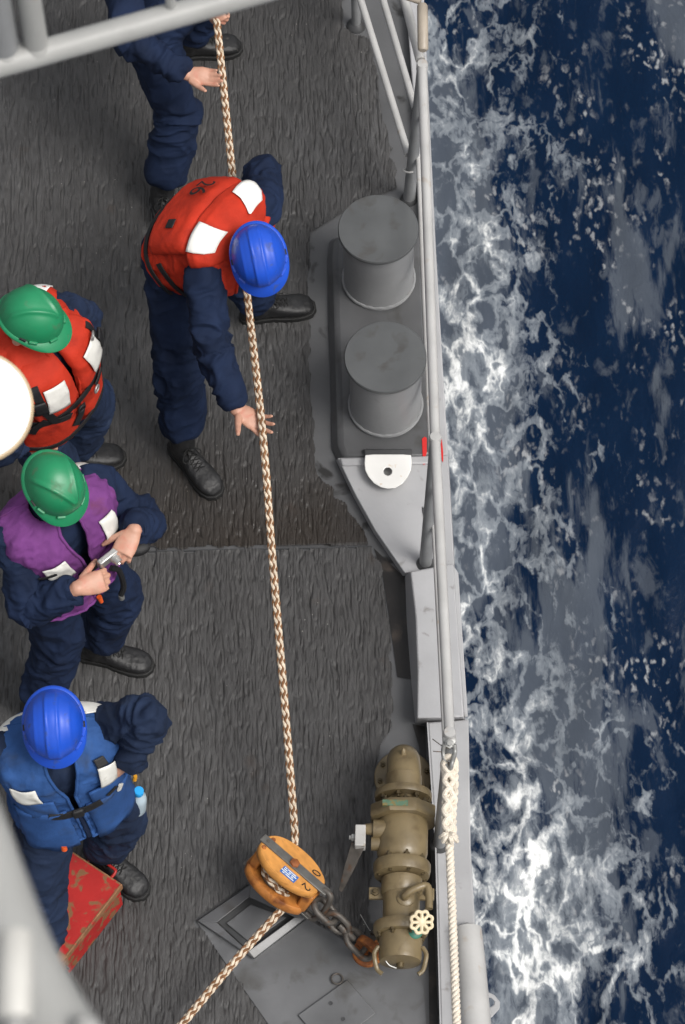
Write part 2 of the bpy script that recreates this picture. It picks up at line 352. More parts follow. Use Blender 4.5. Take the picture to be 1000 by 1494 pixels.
# ================================================================ SETTING
def pts(lst, z): return [P(a, b, z) for a, b in lst]
sea_x = [-3000, -400, -60, -8, -1]+list(np.linspace(.3, 6, 130))+[8, 14, 40, 300, 3000]
sea_y = [-3000, -300, -30, -4]+list(np.linspace(1.5, 18, 260))+[24, 50, 300, 3000]
X, Y = np.meshgrid(sea_x, sea_y); pp = np.stack([X.ravel(), Y.ravel()*.45, X.ravel()*0], 1)
inner = np.exp(-np.maximum(0, np.abs(X.ravel()-3)-6)/10)
Z = -5+(fbm(pp*1.3+5, 4)-.5)*.35*inner+(fbm(pp*5+9, 3)-.5)*.07*inner
nx = len(sea_x); F_ = [(j*nx+i, j*nx+i+1, (j+1)*nx+i+1, (j+1)*nx+i) for j in range(len(sea_y)-1) for i in range(nx-1)]
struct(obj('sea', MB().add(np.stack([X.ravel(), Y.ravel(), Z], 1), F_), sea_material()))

hull = MB(); hull.box((-4.02, 7, -3.06), (4.47, 0, 0), (0, 14, 0), (0, 0, 3.0)); struct(obj('ship_hull', hull, haze_gray))
deck = struct(obj('deck', MB().box((-3.97, 7, -.02), (4.38, 0, 0), (0, 13.9, 0), (0, 0, .02)), deck_gray))
# ---- non-skid coating: two trowelled sheets with real ridges, ragged at their edges
def inpoly(x, y, poly):
    ins = np.zeros(len(x), bool); n = len(poly)
    for i in range(n):
        x0, y0 = poly[i]; x1, y1 = poly[(i+1) % n]
        c = ((y0 > y) != (y1 > y)) & (x < (x1-x0)*(y-y0)/(y1-y0+1e-12)+x0); ins ^= c
    return ins
def sheet(poly_px, seed):
    poly = [(P(a, b).x, P(a, b).y) for a, b in poly_px]
    x0 = max(-2.1, min(p[0] for p in poly)); x1 = max(p[0] for p in poly); y0 = min(p[1] for p in poly); y1 = max(p[1] for p in poly)
    xs = np.arange(x0, x1, .0030); ys = np.arange(y0, y1, .0080); X, Y = np.meshgrid(xs, ys); n = X.size
    x, y = X.ravel(), Y.ravel(); z0 = np.zeros(n)+seed
    wx = (vnoise(np.stack([x*7, y*4, z0], 1))-.5)*.010+(vnoise(np.stack([x*30, y*12, z0+3], 1))-.5)*.006
    X_ = x+wx; a = vnoise(np.stack([X_*100, y*14, z0+7], 1)); b = vnoise(np.stack([X_*170, y*40, z0+11], 1))
    c1 = 1-np.abs(2*vnoise(np.stack([X_*82, y*9, z0+5], 1))-1); c2 = 1-np.abs(2*vnoise(np.stack([X_*118, y*15, z0+25], 1))-1)
    patch = vnoise(np.stack([x*2.3, y*2, z0+1], 1))
    br1 = np.clip((vnoise(np.stack([X_*58, y*15, z0+31], 1))-.30)/.25, 0, 1); br2 = np.clip((vnoise(np.stack([X_*80, y*21, z0+37], 1))-.38)/.2, 0, 1)
    blob = vnoise(np.stack([X_*120, y*60, z0+41], 1))
    h = .0105+.0022*(a-.5)+.0018*(b-.5)+.0010*(blob-.5)-.0064*np.clip((c1-.77)/.15, 0, 1)*br1*(.6+.5*patch)-.0052*np.clip((c2-.80)/.15, 0, 1)*br2*(1.1-.5*patch)
    h = np.maximum(h, .0006)
    jx = (vnoise(np.stack([x*25, y*25, z0], 1))-.5)*.022; ins = inpoly(x+jx, y+jx, poly).reshape(X.shape)
    cell = ins[:-1, :-1] & ins[1:, :-1] & ins[:-1, 1:] & ins[1:, 1:]
    j, i = np.nonzero(cell); nx = len(xs); fa = np.stack([j*nx+i, j*nx+i+1, (j+1)*nx+i+1, (j+1)*nx+i], 1)
    used, inv = np.unique(fa, return_inverse=True); fa = inv.reshape(-1, 4); co = np.stack([x, y, h], 1)[used]
    # outer rim dips to the deck
    me = bpy.data.meshes.new('nonskid_coating'); me.from_pydata(co.tolist(), [], fa.tolist())
    me.polygons.foreach_set('use_smooth', [True]*len(me.polygons)); return me
north = [(-70, -90), (499, -90), (503, 40), (540, 58), (548, 100), (566, 200), (583, 275), (520, 300), (452, 342), (453, 500), (458, 650), (466, 690), (512, 748), (543, 796), (220, 803), (-70, 811)]
south = [(-70, 814), (220, 806), (543, 799), (558, 835), (568, 900), (573, 990), (574, 1060), (556, 1090), (546, 1125), (546, 1230), (540, 1300), (528, 1388), (470, 1352), (420, 1318), (365, 1290), (286, 1343), (398, 1500), (432, 1550), (-70, 1550)]
obj('nonskid_coating', sheet(north, 0), nonskid_m, deck); obj('nonskid_coating', sheet(south, 40), nonskid_m, deck)
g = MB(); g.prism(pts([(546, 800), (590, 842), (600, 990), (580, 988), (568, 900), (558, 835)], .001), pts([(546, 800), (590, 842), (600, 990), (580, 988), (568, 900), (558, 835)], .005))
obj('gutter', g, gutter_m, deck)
g = MB(); g.tube([P(a, b, .004) for a, b in ((-100, 810), (220, 804.5), (380, 801), (543, 797.5))], .0045, 6); obj('weld_seam', g, dark_gray, deck)
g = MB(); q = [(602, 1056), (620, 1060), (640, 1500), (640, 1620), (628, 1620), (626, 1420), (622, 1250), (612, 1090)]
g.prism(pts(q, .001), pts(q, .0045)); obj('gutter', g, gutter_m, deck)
# ---- raised edge of the ship
edge = thing('gunwale', P(640, 900, 0), 'light gray stepped steel gunwale along the ship side above the water', 'gunwale')
def frust(name, lo, z0, hi, z1, m, par, bev=.006): return obj(name, MB().prism(pts(lo, z0), pts(hi, z1)), m, par, bevel=bev)
l = [(590, -160), (592, 0), (604, 150), (613, 290), (624, 664), (654, 664), (643, 480), (632, 290), (619, 0), (616, -160)]
frust('north_strip', l, .0, l, .06, haze_gray, edge)
lo = [(490, 671), (515, 724), (545, 778), (588, 841), (664, 828), (655, 666)]; hi = [(493, 668), (518, 720), (548, 774), (591, 836), (663, 824), (654, 664)]
frust('wedge_plate', lo, 0, hi, .065, haze_gray, edge, .004)
lo = [(591, 838), (668, 828), (684, 1052), (609, 1055), (598, 985)]; hi = [(600, 836), (668, 824), (683, 1047), (611, 1047), (608, 980), (605, 900)]
lo = [(591, 838), (664, 828), (680, 1054), (606, 1056), (599, 985), (593, 905)]; hi = [(662, 822), (677, 1046), (609, 1048), (610, 980), (607, 900), (599, 834)]
hi = [hi[5], hi[0], hi[1], hi[2], hi[3], hi[4]]
frust('step_block', lo, 0, hi, .14, haze_gray, edge)
l = [(625, 1054), (684, 1050), (687, 1237), (702, 1500), (706, 1620), (650, 1620), (644, 1500), (637, 1237)]
frust('south_strip', l, 0, l, .09, haze_gray, edge)
lip = MB()
for a, b in zip([(623, 1054), (635, 1237), (642, 1500)], [(635, 1237), (642, 1500), (647, 1620)]):
    lip.prism([P(*a, 0), P(*b, 0), P(b[0]+2.2, b[1], 0), P(a[0]+2.2, a[1], 0)], [P(*a, .11), P(*b, .11), P(b[0]+2.2, b[1], .11), P(a[0]+2.2, a[1], .11)])
obj('edge_lip', lip, haze_gray, edge)
lip = MB(); o = [(661, 824), (677, 1046), (683, 1046), (669, 836)]; lip.prism(pts(o, -.1), pts(o, .12)); obj('outer_lip', lip, haze_gray, edge, bevel=.004)
g = MB(); path = [P(680, 1352, .10), P(682, 1357, .115), P(688, 1420, .115), P(695, 1500, .115), P(703, 1600, .115)]
g.tube(path, [.02, .058, .06, .06, .06], 20); obj('rubbing_pipe', g, rail_gray, edge)
# lug plate sticking out over the water with a six-sided hole
def plate_hole(outline, hole, z0, z1, m, name, par, bev=.003):
    """outline and hole: equal-length rings"""
    mb = MB(); n = len(outline); f = []
    v = pts(outline, z0)+pts(hole, z0)+pts(outline, z1)+pts(hole, z1)
    for i in range(n):
        j = (i+1) % n; f += [(i, j, n+j, n+i), (2*n+i, 3*n+i, 3*n+j, 2*n+j), (i, 2*n+i, 2*n+j, j), (n+i, n+j, 3*n+j, 3*n+i)]
    return obj(name, mb.add(v, f), m, par, bevel=bev)
ol = [(693, 1438), (706, 1444), (722, 1452), (730, 1462), (729, 1472), (718, 1484), (704, 1494), (697, 1494), (696, 1476), (694, 1456)]
hc = [(703, 1457), (708, 1455.5), (717, 1456), (722, 1461), (721, 1466), (715, 1470), (706, 1470), (702, 1469), (700, 1466), (700, 1460)]
plate_hole(ol, hc, .06, .08, haze_gray, 'lug_plate', edge)
# padeye: white half-round plate with a hole
pe = thing('pad_eye', P(566, 690, .07), 'white painted half-round pad eye plate with rusty specks below the near bollard', 'pad eye')
n = 28; c = (566, 688)
def halfround(k):
    a = 2*math.pi*k/n; x, y = math.cos(a), math.sin(a)
    if y < -.0: return (566+34*max(-1, min(1, x*1.35)), 688+y*21-(3 if y < -.5 else 0))
    return (566+34*x*(1 if y < .3 else 1), 690+y*24)
ol = [(533, 664), (545, 663), (556, 663), (566, 663), (577, 663), (588, 663), (600, 664), (601, 675), (600, 686), (595, 696), (587, 706), (577, 712), (566, 713), (556, 711), (546, 705), (538, 696), (533, 686), (532, 675)]
hc = [(566+6.3*math.cos(t), 688+6*math.sin(t)) for t in [math.atan2(b-688, a-566) for a, b in ol]]
plate_hole(ol, hc, .085, .12, white_paint, 'eye_plate', pe)
g = MB(); q = [(531, 655), (602, 655), (601, 666), (533, 666)]; g.prism(pts(q, .06), pts(q, .10)); obj('weld_pad', g, dark_gray, pe, bevel=.006)
rp = thing('paint_marks', P(619, 655, .07), 'two red paint marks on the gray edge beside the railing post', 'paint mark')
for q in ([(616, 640), (620, 637), (623, 639), (623, 660), (621, 668), (624, 676), (618, 678), (617, 665)], [(642, 640), (645, 641), (647, 660), (647, 674), (645, 672), (643, 655)]):
    g = MB(); g.prism(pts(q, .0702), pts(q, .0735)); obj('mark', g, red_paint, rp)
# ---- double bollard on its foundation
bl = thing('double_bollard', P(555, 510, 0), 'pair of gray mushroom-topped steel mooring bollards on one dark foundation', 'bollard')
def rounded(lo, r=.5): return lo
lo = [(486, 347), (616, 343), (640, 668), (622, 676), (492, 676), (482, 655), (475, 380), (478, 354)]
hi = [(496, 345), (614, 341), (632, 662), (618, 668), (503, 668), (496, 648), (488, 375), (490, 352)]
obj('foundation', MB().prism(pts(lo, 0), pts(hi, .07)), found_gray, bl, bevel=.018)
g = MB(); q = [(491, 672), (633, 668), (640, 680), (497, 684)]; q2 = [(497, 668), (630, 665), (636, 676), (500, 679)]
obj('foundation_step', MB().prism(pts(q, .04), pts(q2, .078)), haze_gray, bl, bevel=.006)
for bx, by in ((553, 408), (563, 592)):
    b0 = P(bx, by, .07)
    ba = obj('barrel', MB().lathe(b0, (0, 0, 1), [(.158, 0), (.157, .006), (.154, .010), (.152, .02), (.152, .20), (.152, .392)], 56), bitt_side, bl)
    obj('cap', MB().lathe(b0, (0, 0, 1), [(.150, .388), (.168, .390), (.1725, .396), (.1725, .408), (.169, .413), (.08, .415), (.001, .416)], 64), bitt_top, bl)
    bead = [b0+Vector((math.cos(t)*.156, math.sin(t)*.156, .016+.002*math.sin(t*23))) for t in np.linspace(0, 2*math.pi, 90)[:-1]]
    obj('weld_bead', MB().tube(bead,   .006, 6, close=True), bitt_side, ba)
# ---- guard rail
gr = thing('guard_rail', P(600, 290, 0), 'light gray three-bar pipe guard rail along the ship side', 'railing')
posts = [(P(597, 291, 0), P(616.5, 93, 1.06)), (P(621, 823, .06), P(635.5, 637, 1.10)), (P(642, 1232, .09), P(656.5, 1068, 1.15))]
def on(p, t): return p[0].lerp(p[1], t)
for a, b in posts:
    o = obj('stanchion', MB().tube([a, a.lerp(b, .5), b], [.027, .024, .021], 20), post_gray, gr)
    obj('post_cap', MB().lathe(b-(b-a).normalized()*.01, b-a, [(.0215, -.03), (.0245, -.028), (.0245, .008), (.021, .014), (.001, .016)], 20), rail_gray, o)
    obj('foot_collar', MB().lathe(a, b-a, [(.040, 0), (.036, .012), (.028, .02)], 20), dark_gray, o)
tops = [on(p, .985) for p in posts]; mids = [on(p, .66) for p in posts]; lows = [on(p, .335) for p in posts]
out = Vector((.022, 0, 0))
for nm, ll, r, o_ in (('top_rail', tops, .0205, 0), ('middle_rail', mids, .0115, 1), ('lower_rail', lows, .0115, 1)):
    obj(nm, MB().tube([q_+out*o_ for q_ in ll], r, 16), rail_gray, gr)
for (pa, za), (pb, zb), r in ((((613.5, 88), 1.03), ((589, -8), 1.03), .0205), (((606, 158), .70), ((557, -8), .70), .0155), (((596, 226), .35), ((524, -8), .35), .0165)):
    a = P(*pa, za); b = P(*pb, zb); d = (b-a)/abs(b.y-a.y); obj('diagonal_rail', MB().tube([a, b, a+d*1.6], r, 16), rail_gray, gr)
a = P(520, 38, 0.0); o = obj('stanchion', MB().cyl(a, a+Vector((0, 0, 1.05)), .021, 20), post_gray, gr); obj('foot_collar', MB().lathe(a, (0, 0, 1), [(.045, 0), (.042, .012), (.022, .03)], 20), dark_gray, o)
def ring(c, n, r, w, k=28): 
    n = Vector(n).normalized(); a = perp(n); b = n.cross(a); return MB().tube([Vector(c)+(a*math.cos(t)+b*math.sin(t))*r for t in np.linspace(0, 2*math.pi, k)[:-1]], w, 8, close=True)
obj('wire_ring', ring(P(596, 249, .26), (.1, .6, .8), .021, .0045), rail_gray, gr); obj('wire_ring', ring(P(642, 1206, .22), (.2, .5, .8), .018, .0045), rail_gray, gr)
hk = spline([P(622, 747, .45), P(617, 740, .47), P(618, 750, .42), P(621, 756, .40)], 6); obj('small_hook', MB().tube(hk, .004, 6), rail_gray, gr)
tr = thing('spare_rail', P(617, 40, 1.1), 'short thick tan-stained pipe end hanging beyond the corner railing post', 'pipe')
a = P(617.5, 74, 1.12); b = P(616.5, 6, 1.16); obj('pipe', MB().tube([a, a.lerp(b, .04), a.lerp(b, .96), b], [.016, .0225, .0225, .017], 20), tan_paint, tr)
obj('cross_bar', MB().cyl(P(614, 3, 1.15), P(470, -45, 1.15), .012, 12), tan_paint, tr)
# ================================================================ VALVE
vz = .27; va, vb = P(590, 1095, vz), P(584, 1415, vz); vd = (vb-va).normalized()
def vy(py): 
    t = (py-1095)/(1415-1095); return va.lerp(vb, t)
vs_ = vd.cross(Vector((0, 0, 1))).normalized()   # to image left
if vs_.x > 0: vs_ = -vs_
vv = thing('hose_valve', P(586, 1130, 0), 'large brown bronze flanged valve and pipe assembly by the gunwale', 'valve')
c0 = vy(1118); g = MB()
rad = .105; el = [Vector((c0.x, c0.y+rad*.55, .02)), Vector((c0.x, c0.y+rad*.55, vz-rad))]+[Vector((c0.x, c0.y+rad*.55, vz-rad))+Vector((0, -rad*(1-math.cos(t)), rad*math.sin(t))) for t in np.linspace(.2, math.pi/2, 8)]+[vy(1150)]
el_o = obj('elbow', MB().tube(el, .067, 28), bronze, vv)
obj('lifting_nub', MB().lathe(Vector((c0.x, c0.y+rad*.3, vz+.045)), (0, .5, .8), [(.012, 0), (.009, .02), (.001, .028)], 10), bronze, el_o)
def along(prof): return MB().lathe(va, vd, [(r, (vy(py)-va).dot(vd)) for r, py in prof], 40)
def bolts(par, c, ax, rr, n, r=.011, h=.014, ph=0.2):
    a = perp(ax); b = Vector(ax).normalized().cross(a); axn = Vector(ax).normalized()
    for k in range(n):
        t = 2*math.pi*k/n+ph; o = Vector(c)+(a*math.cos(t)+b*math.sin(t))*rr
        mb = MB().lathe(o, axn, [(r, 0), (r, h), (r*.55, h+.001), (r*.55, h*1.8)], 6); obj('bolt', mb, bronze_dark, par)
fl = obj('deck_flange', MB().lathe((c0.x, c0.y+rad*.55, .001), (0, 0, 1), [(.118, 0), (.118, .028), (.114, .032), (.07, .034)], 40), bronze, vv); bolts(fl, (c0.x, c0.y+rad*.55, .032), (0, 0, 1), .097, 8)
obj('elbow_band', along([(.068, 1133), (.072, 1134), (.072, 1150), (.070, 1158)]), bronze, vv)
f1 = obj('flange', along([(.07, 1158), (.112, 1159), (.114, 1161), (.114, 1167), (.112, 1169), (.07, 1170)]), bronze, vv); bolts(f1, vy(1169), vd, .095, 8)
f1b = obj('neck', along([(.07, 1168), (.075, 1185)]), bronze, vv)
hexa = MB(); up = Vector((0, 0, 1)); rings = []
for py, s in ((1183, .97), (1185, 1), (1199, 1), (1202, .97)):
    c = vy(py); rings.append([c+(vs_*math.cos(t)+up*math.sin(t))*.138*s for t in np.linspace(0, 2*math.pi, 9)[:-1]+R(22.5)])
hx = obj('square_flange', hexa.loft(rings), bronze, vv); bolts(hx, vy(1184), -vd, .108, 8, ph=.1)
c = vy(1188); pl = MB().box(c+vd*.012+up*.122+vs_*.03, vs_*.05, vd*.012, up*.008); obj('name_plate', pl, verd, hx)
body = obj('valve_body', along([(.08, 1200), (.098, 1202), (.1, 1206), (.1, 1248), (.094, 1256), (.08, 1262)]), bronze, vv)
c = vy(1218); obj('stem_boss', MB().lathe(c+up*.035, vs_, [(.04, .06), (.038, .115), (.026, .118), (.02, .15)], 20), bronze, body)
obj('boss_lug', MB().lathe(c+vd*.055+up*.02, vs_, [(.03, .06), (.028, .122), (.001, .125)], 16), bronze, body)
f2 = obj('flange', along([(.075, 1262), (.11, 1263), (.113, 1265), (.113, 1273), (.108, 1281), (.074, 1284)]), bronze, vv); bolts(f2, vy(1263), -vd, .092, 8); bolts(f2, vy(1279), vd, .092, 8, h=.009, ph=.5)
obj('clamp_band', along([(.07, 1284), (.08, 1286), (.08, 1306), (.074, 1309)]), bronze, vv)
for sgn in (1, -1):
    e = obj('clamp_ear', MB().box(vy(1304)+vs_*sgn*.098-up*.02, vs_*.03, vd*.024, up*.009), bronze, vv, bevel=.003); bolts(e, vy(1304)+vs_*sgn*.103-up*.011, (0, 0, 1), 0, 1, r=.015, h=.012)
obj('pipe', along([(.072, 1308), (.072, 1352)]), bronze, vv)
f3 = obj('flange', along([(.074, 1349), (.105, 1351), (.108, 1353), (.108, 1361), (.10, 1366), (.078, 1368)]), bronze, vv); bolts(f3, vy(1364), vd, .09, 8, ph=.35)
cp = obj('end_cap', along([(.078, 1366), (.084, 1368), (.084, 1398), (.08, 1404), (.05, 1406), (.001, 1406.5)]), bronze, vv)
obj('cap_boss', along([(.016, 1405), (.014, 1412), (.001, 1413)]), bronze_dark, cp)
for sgn in (1, -1):
    q = [vy(1385)+vs_*sgn*.085+up*.02, vy(1394)+vs_*sgn*.10+up*.02, vy(1404)+vs_*sgn*.098+up*.015, vy(1415)+vs_*sgn*.088, vy(1421)+vs_*sgn*.07]
    obj('cam_lever', MB().tube(spline(q, 5), .009, 8), bronze, cp)
q = [vy(1398)+vs_*.07+up*.03, vy(1409)+vs_*.045+up*.01, vy(1412)+vs_*.015-up*.005]; obj('safety_wire', MB().tube(spline(q, 5), .003, 6), galv, cp)
obj('green_band', MB().lathe(vy(1369)-vs_*.055+up*.062, (.2, -.25, .9), [(.028, 0), (.028, .014), (.02, .018)], 20), green_band, cp)
# bleeder cock and handwheel
s0 = vy(1322)-vs_*.015+up*.065; s1 = s0+up*.05+Vector((.03, .01, 0)); bo = obj('bleed_pipe', MB().tube(spline([s0, s0+up*.035, s1+Vector((.01, .01, 0)), s1+Vector((.055, .02, .0)), s1+Vector((.062, -.03, .0)), s1+Vector((.06, -.075, .0))], 6), .015, 14), bronze, vv)
obj('socket', MB().lathe(s0-up*.01, (.1, 0, 1), [(.036, 0), (.034, .018), (.026, .024)], 20), bronze, bo)
hw = P(615.5, 1345.5, .42); hn = (CAM-hw).normalized()*.6+Vector((.25, -.35, .5)); hn.normalize()
obj('bonnet', MB().lathe(hw-hn*.11, hn, [(.032, 0), (.034, .03), (.024, .04), (.02, .07), (.009, .075), (.009, .11)], 8), bronze, bo)
a_ = perp(hn); b_ = hn.cross(a_); wheel = MB(); k_ = 64
rim = [hw+(a_*math.cos(t)+b_*math.sin(t))*(.041+.0035*math.cos(8*t)) for t in np.linspace(0, 2*math.pi, k_+1)[:-1]]; wheel.tube(rim, .0068, 8, close=True)
for k in range(8):
    t = 2*math.pi*(k+.5)/8; d = a_*math.cos(t)+b_*math.sin(t); wheel.tube([hw+d*.012, hw+d*.04], [.0075, .006], 8)
wheel.lathe(hw-hn*.008, hn, [(.018, 0), (.018, .012), (.012, .016), (.001, .017)], 20); obj('handwheel', wheel, cream, vv)
# operating lever
lc = P(526, 1222, .31); obj('lever_hub', MB().box(lc, vs_*.021, vd*.045, up*.028), chalk, vv, bevel=.004)
obj('hub_nut', MB().lathe(lc+vs_*.018, vs_, [(.016, 0), (.016, .016), (.009, .017), (.009, .026)], 6), galv, vv)
lt = P(497, 1300, .17); ls = lc+vd*.03+vs_*.008; ld = (lt-ls).normalized(); lw = ld.cross(up).normalized(); ln = ld.cross(lw); lev = MB()
lev.loft([[p+lw*w_+ln*h_, p-lw*w_+ln*h_, p-lw*w_-ln*h_, p+lw*w_-ln*h_] for p, w_, h_ in ((ls, .027, .005), (ls.lerp(lt, .5), .02, .005), (lt, .008, .004))]); obj('lever', lev, steel_dark, vv, bevel=.002)
# ================================================================ DECK PLATES at the snatch block
sp = thing('socket_frame', P(365, 1345, 0), 'raised gray steel frame round a deck recess under the pulley block', 'deck frame')
q = [(286, 1343), (366, 1289), (448, 1340), (372, 1400)]; qi = [(316, 1346), (364, 1309), (430, 1338), (362, 1388)]
for i in range(4):
    j = (i+1) % 4; b = MB(); b.prism([P(*q[i], 0), P(*q[j], 0), P(*qi[j], 0), P(*qi[i], 0)], [P(q[i][0]*.9+qi[i][0]*.1, q[i][1]*.9+qi[i][1]*.1, .035), P(q[j][0]*.9+qi[j][0]*.1, q[j][1]*.9+qi[j][1]*.1, .035), P(*qi[j], .05), P(*qi[i], .05)])
    obj('frame_bar', b, plate_gray, sp, bevel=.003)
q2 = [(330, 1347), (366, 1319), (418, 1339), (366, 1376)]; obj('recess_plate', MB().prism(pts(q2, .001), pts(q2, .016)), plate_gray, sp, bevel=.003)
q3 = [(319, 1346), (364, 1311), (428, 1338), (362, 1386)]; obj('recess_floor', MB().prism(pts(q3, .0005), pts(q3, .006)), dark_gray, sp)
big = [(286, 1343), (372, 1399), (448, 1341), (470, 1353), (530, 1390), (600, 1400), (618, 1440), (624, 1520), (628, 1610), (462, 1610), (396, 1500)]
dp = obj('deck_plate', MB().prism(pts(big, .001), pts(big, .008)), plate_gray, deck)
hp = thing('cover_plate', P(490, 1470, .008), 'small square steel access cover with two screws on gray deck plate', 'cover plate')
q = [(435, 1481), (507, 1429), (549, 1478), (478, 1532)]; obj('lid', MB().prism(pts(q, .0085), pts(q, .021)), plate_gray, hp, bevel=.003)
for a in ((483, 1464), (501, 1487)): obj('screw', MB().lathe(P(*a, .021), (0, 0, 1), [(.0085, 0), (.0085, .003), (.005, .003), (.005, .0005)], 16), dark_gray, hp)
obj('finger_ring', ring(P(492, 1428, .018), (.05, .1, 1), .0225, .0035), steel_dark, thing('loose_ring', P(492, 1428, .01), 'thin dark metal ring lying beside the square access cover', 'ring'))
# ================================================================ SNATCH BLOCK
kb = P(421, 1272, .30); ka = (P(492, 1335, .22)-P(376, 1235, .30)).normalized()   # long axis toward the becket
kn = Vector((.58, .10, .80)); kn = (kn-ka*kn.dot(ka)).normalized(); ks = kn.cross(ka).normalized()
sb = thing('snatch_block', P(430, 1300, .02), 'yellow varnished wooden pulley block with steel strap chained to the deck', 'pulley block')
def oval(w_, l_, n=44):
    out = []
    for k in range(n):
        t = 2*math.pi*k/n; c, s_ = math.cos(t), math.sin(t); y = l_*math.copysign(abs(c)**.85, c); wd = w_*math.copysign(abs(s_)**.8, s_)*(1-.22*max(0, c)**1.5)
        out.append((wd, min(y, l_*.9)))
    return out
def cheek(off, th, m, mid):
    rings = []
    for h_, sc in ((-th/2, .95), (-th*.36, .99), (0, 1), (th*.36, .99), (th/2, .95)): rings.append([kb+ks*x*sc+ka*y*sc+kn*(off+h_) for x, y in oval(.098, .155)])
    return obj(mid, MB().loft(rings), m, sb)
ck = cheek(.030, .04, wood, 'cheek'); cheek(-.085, .045, wood_edge, 'cheek')
obj('sheave', MB().lathe(kb-kn*.055-ka*.02, kn, [(.075, 0), (.075, .006), (.058, .012), (.052, .028), (.058, .044), (.075, .05), (.075, .056)], 40), steel_dark, sb)
for sgn in (1, -1): obj('cheek_spacer', MB().box(kb-kn*.03+ka*(.125 if sgn > 0 else -.125), ks*.045, ka*.022, kn*.05), wood_edge, sb, bevel=.01)
st = obj('strap', MB().box(kb+kn*.053+ka*.005, ks*.021, ka*.168, kn*.0045), strap_steel, sb, bevel=.002)
obj('strap', MB().box(kb-kn*.11+ka*.005, ks*.021, ka*.168, kn*.0045), strap_steel, sb, bevel=.002)
obj('axle_bolt', MB().lathe(kb+kn*.056, kn, [(.021, 0), (.021, .010), (.015, .014), (.001, .015)], 6), rust, sb)
for x, y in ((-.034, -.13), (.03, -.125)): obj('screw_head', MB().lathe(kb+kn*.049+ks*x+ka*y, kn, [(.010, 0), (.009, .005), (.001, .006)], 12), rust, sb)
obj('screw_head', MB().lathe(kb+kn*.057-ka*.135, kn, [(.008, 0), (.007, .004), (.001, .005)], 12), steel_dark, sb)
def decal(par, name, body, m, cx, cy, size, rot, base):
    v, f = textmesh(body); c, s_ = math.cos(rot), math.sin(rot)
    obj(name, MB().add([base+ks*(cx-(p.x*c-p.y*s_)*size)+ka*(cy+(p.x*s_+p.y*c)*size) for p in v], f).mesh(name, 0), m, par)
top = kb+kn*.0515
flip = 1
decal(ck, 'painted_digit', '0', ink, .045*flip, .085, .055, R(8), top); decal(ck, 'painted_digit', '2', ink, -.048*flip, .095, .055, R(-15), top)
lb = kb+kn*.0508-ks*.056+ka*.015; lbo = obj('maker_label', MB().box(lb, ks*.020, ka*.036, kn*.0012), sticker, ck)
for i in range(4): 
    for j in range(3):
        obj('label_print', MB().box(lb+kn*.0014+ks*(.014-.009*i)+ka*(-.026+.021*j+.004*(i % 2)), ks*.0022, ka*(.006+.0028*((i*7+j*5) % 3)), kn*.0003), label_white, ck)
# ---- chain
chn = thing('shackle_chain', P(500, 1350, .05), 'short heavy dark steel chain and shackles between pulley block and rusty deck eye', 'chain')
def link(c, d, n_, L, W, r, m=steel_dark, nm='chain_link', par=chn):
    d = Vector(d).normalized(); n_ = Vector(n_); n_ = (n_-d*n_.dot(d)).normalized(); s_ = d.cross(n_); path = []
    for k in range(12): t = -math.pi/2+math.pi*k/11; path.append(Vector(c)+d*(L/2-W/2+W/2*math.cos(t))+s_*(W/2*math.sin(t)))
    for k in range(12): t = math.pi/2+math.pi*k/11; path.append(Vector(c)+d*(-L/2+W/2+W/2*math.cos(t))+s_*(W/2*math.sin(t)))
    return obj(nm, MB().tube(path, r, 10, close=True), m, par)
bend = kb+ka*.175-kn*.03; e_end = P(535, 1388, .09); cdv = (e_end-bend).normalized()
obj('becket', MB().tube(spline([kb+ka*.15+kn*.052, kb+ka*.19+kn*.05, kb+ka*.205-kn*.03, kb+ka*.19-kn*.108, kb+ka*.15-kn*.11], 6), .0125, 10), steel_dark, sb)
cl = (e_end-bend).length
link(bend.lerp(e_end, .12), cdv, kn, .115, .075, .0125); link(bend.lerp(e_end, .38), cdv, kn.cross(cdv), .105, .07, .0125)
s0 = bend.lerp(e_end, .58); obj('swivel_bar', MB().tube([bend.lerp(e_end, .42), s0, bend.lerp(e_end, .74)], [.013, .017, .012], 12), steel_dark, chn)
link(bend.lerp(e_end, .84), cdv, kn, .14, .085, .013)
ey = thing('deck_eye', P(538, 1392, .008), 'rust-orange deck eye fitting beside the bronze valve end', 'deck eye')
ec = P(537, 1390, .008); obj('eye_base', MB().lathe(ec, (0, 0, 1), [(.062, 0), (.06, .012), (.05, .018), (.042, .045), (.02, .05)], 28), rust, ey)
obj('eye_lug', MB().lathe(ec+Vector((0, 0, .085))-cdv.cross(Vector((0, 0, 1))).normalized()*.015, cdv.cross(Vector((0, 0, 1))), [(.045, 0), (.047, .004), (.047, .026), (.045, .03)], 24), rust, ey)
obj('shackle_pin', MB().lathe(ec+Vector((0, 0, .085))-cdv.cross(Vector((0, 0, 1))).normalized()*.06, cdv.cross(Vector((0, 0, 1))), [(.022, 0), (.022, .015), (.012, .016), (.012, .11)], 8), steel_dark, ey)
for k, (x, y) in enumerate(((526, 1338), (541, 1352))): obj('wire_strand', MB().tube([P(540, 1358, .1), P(x, y-4+9*k, .14)], .0016, 5), galv, chn)
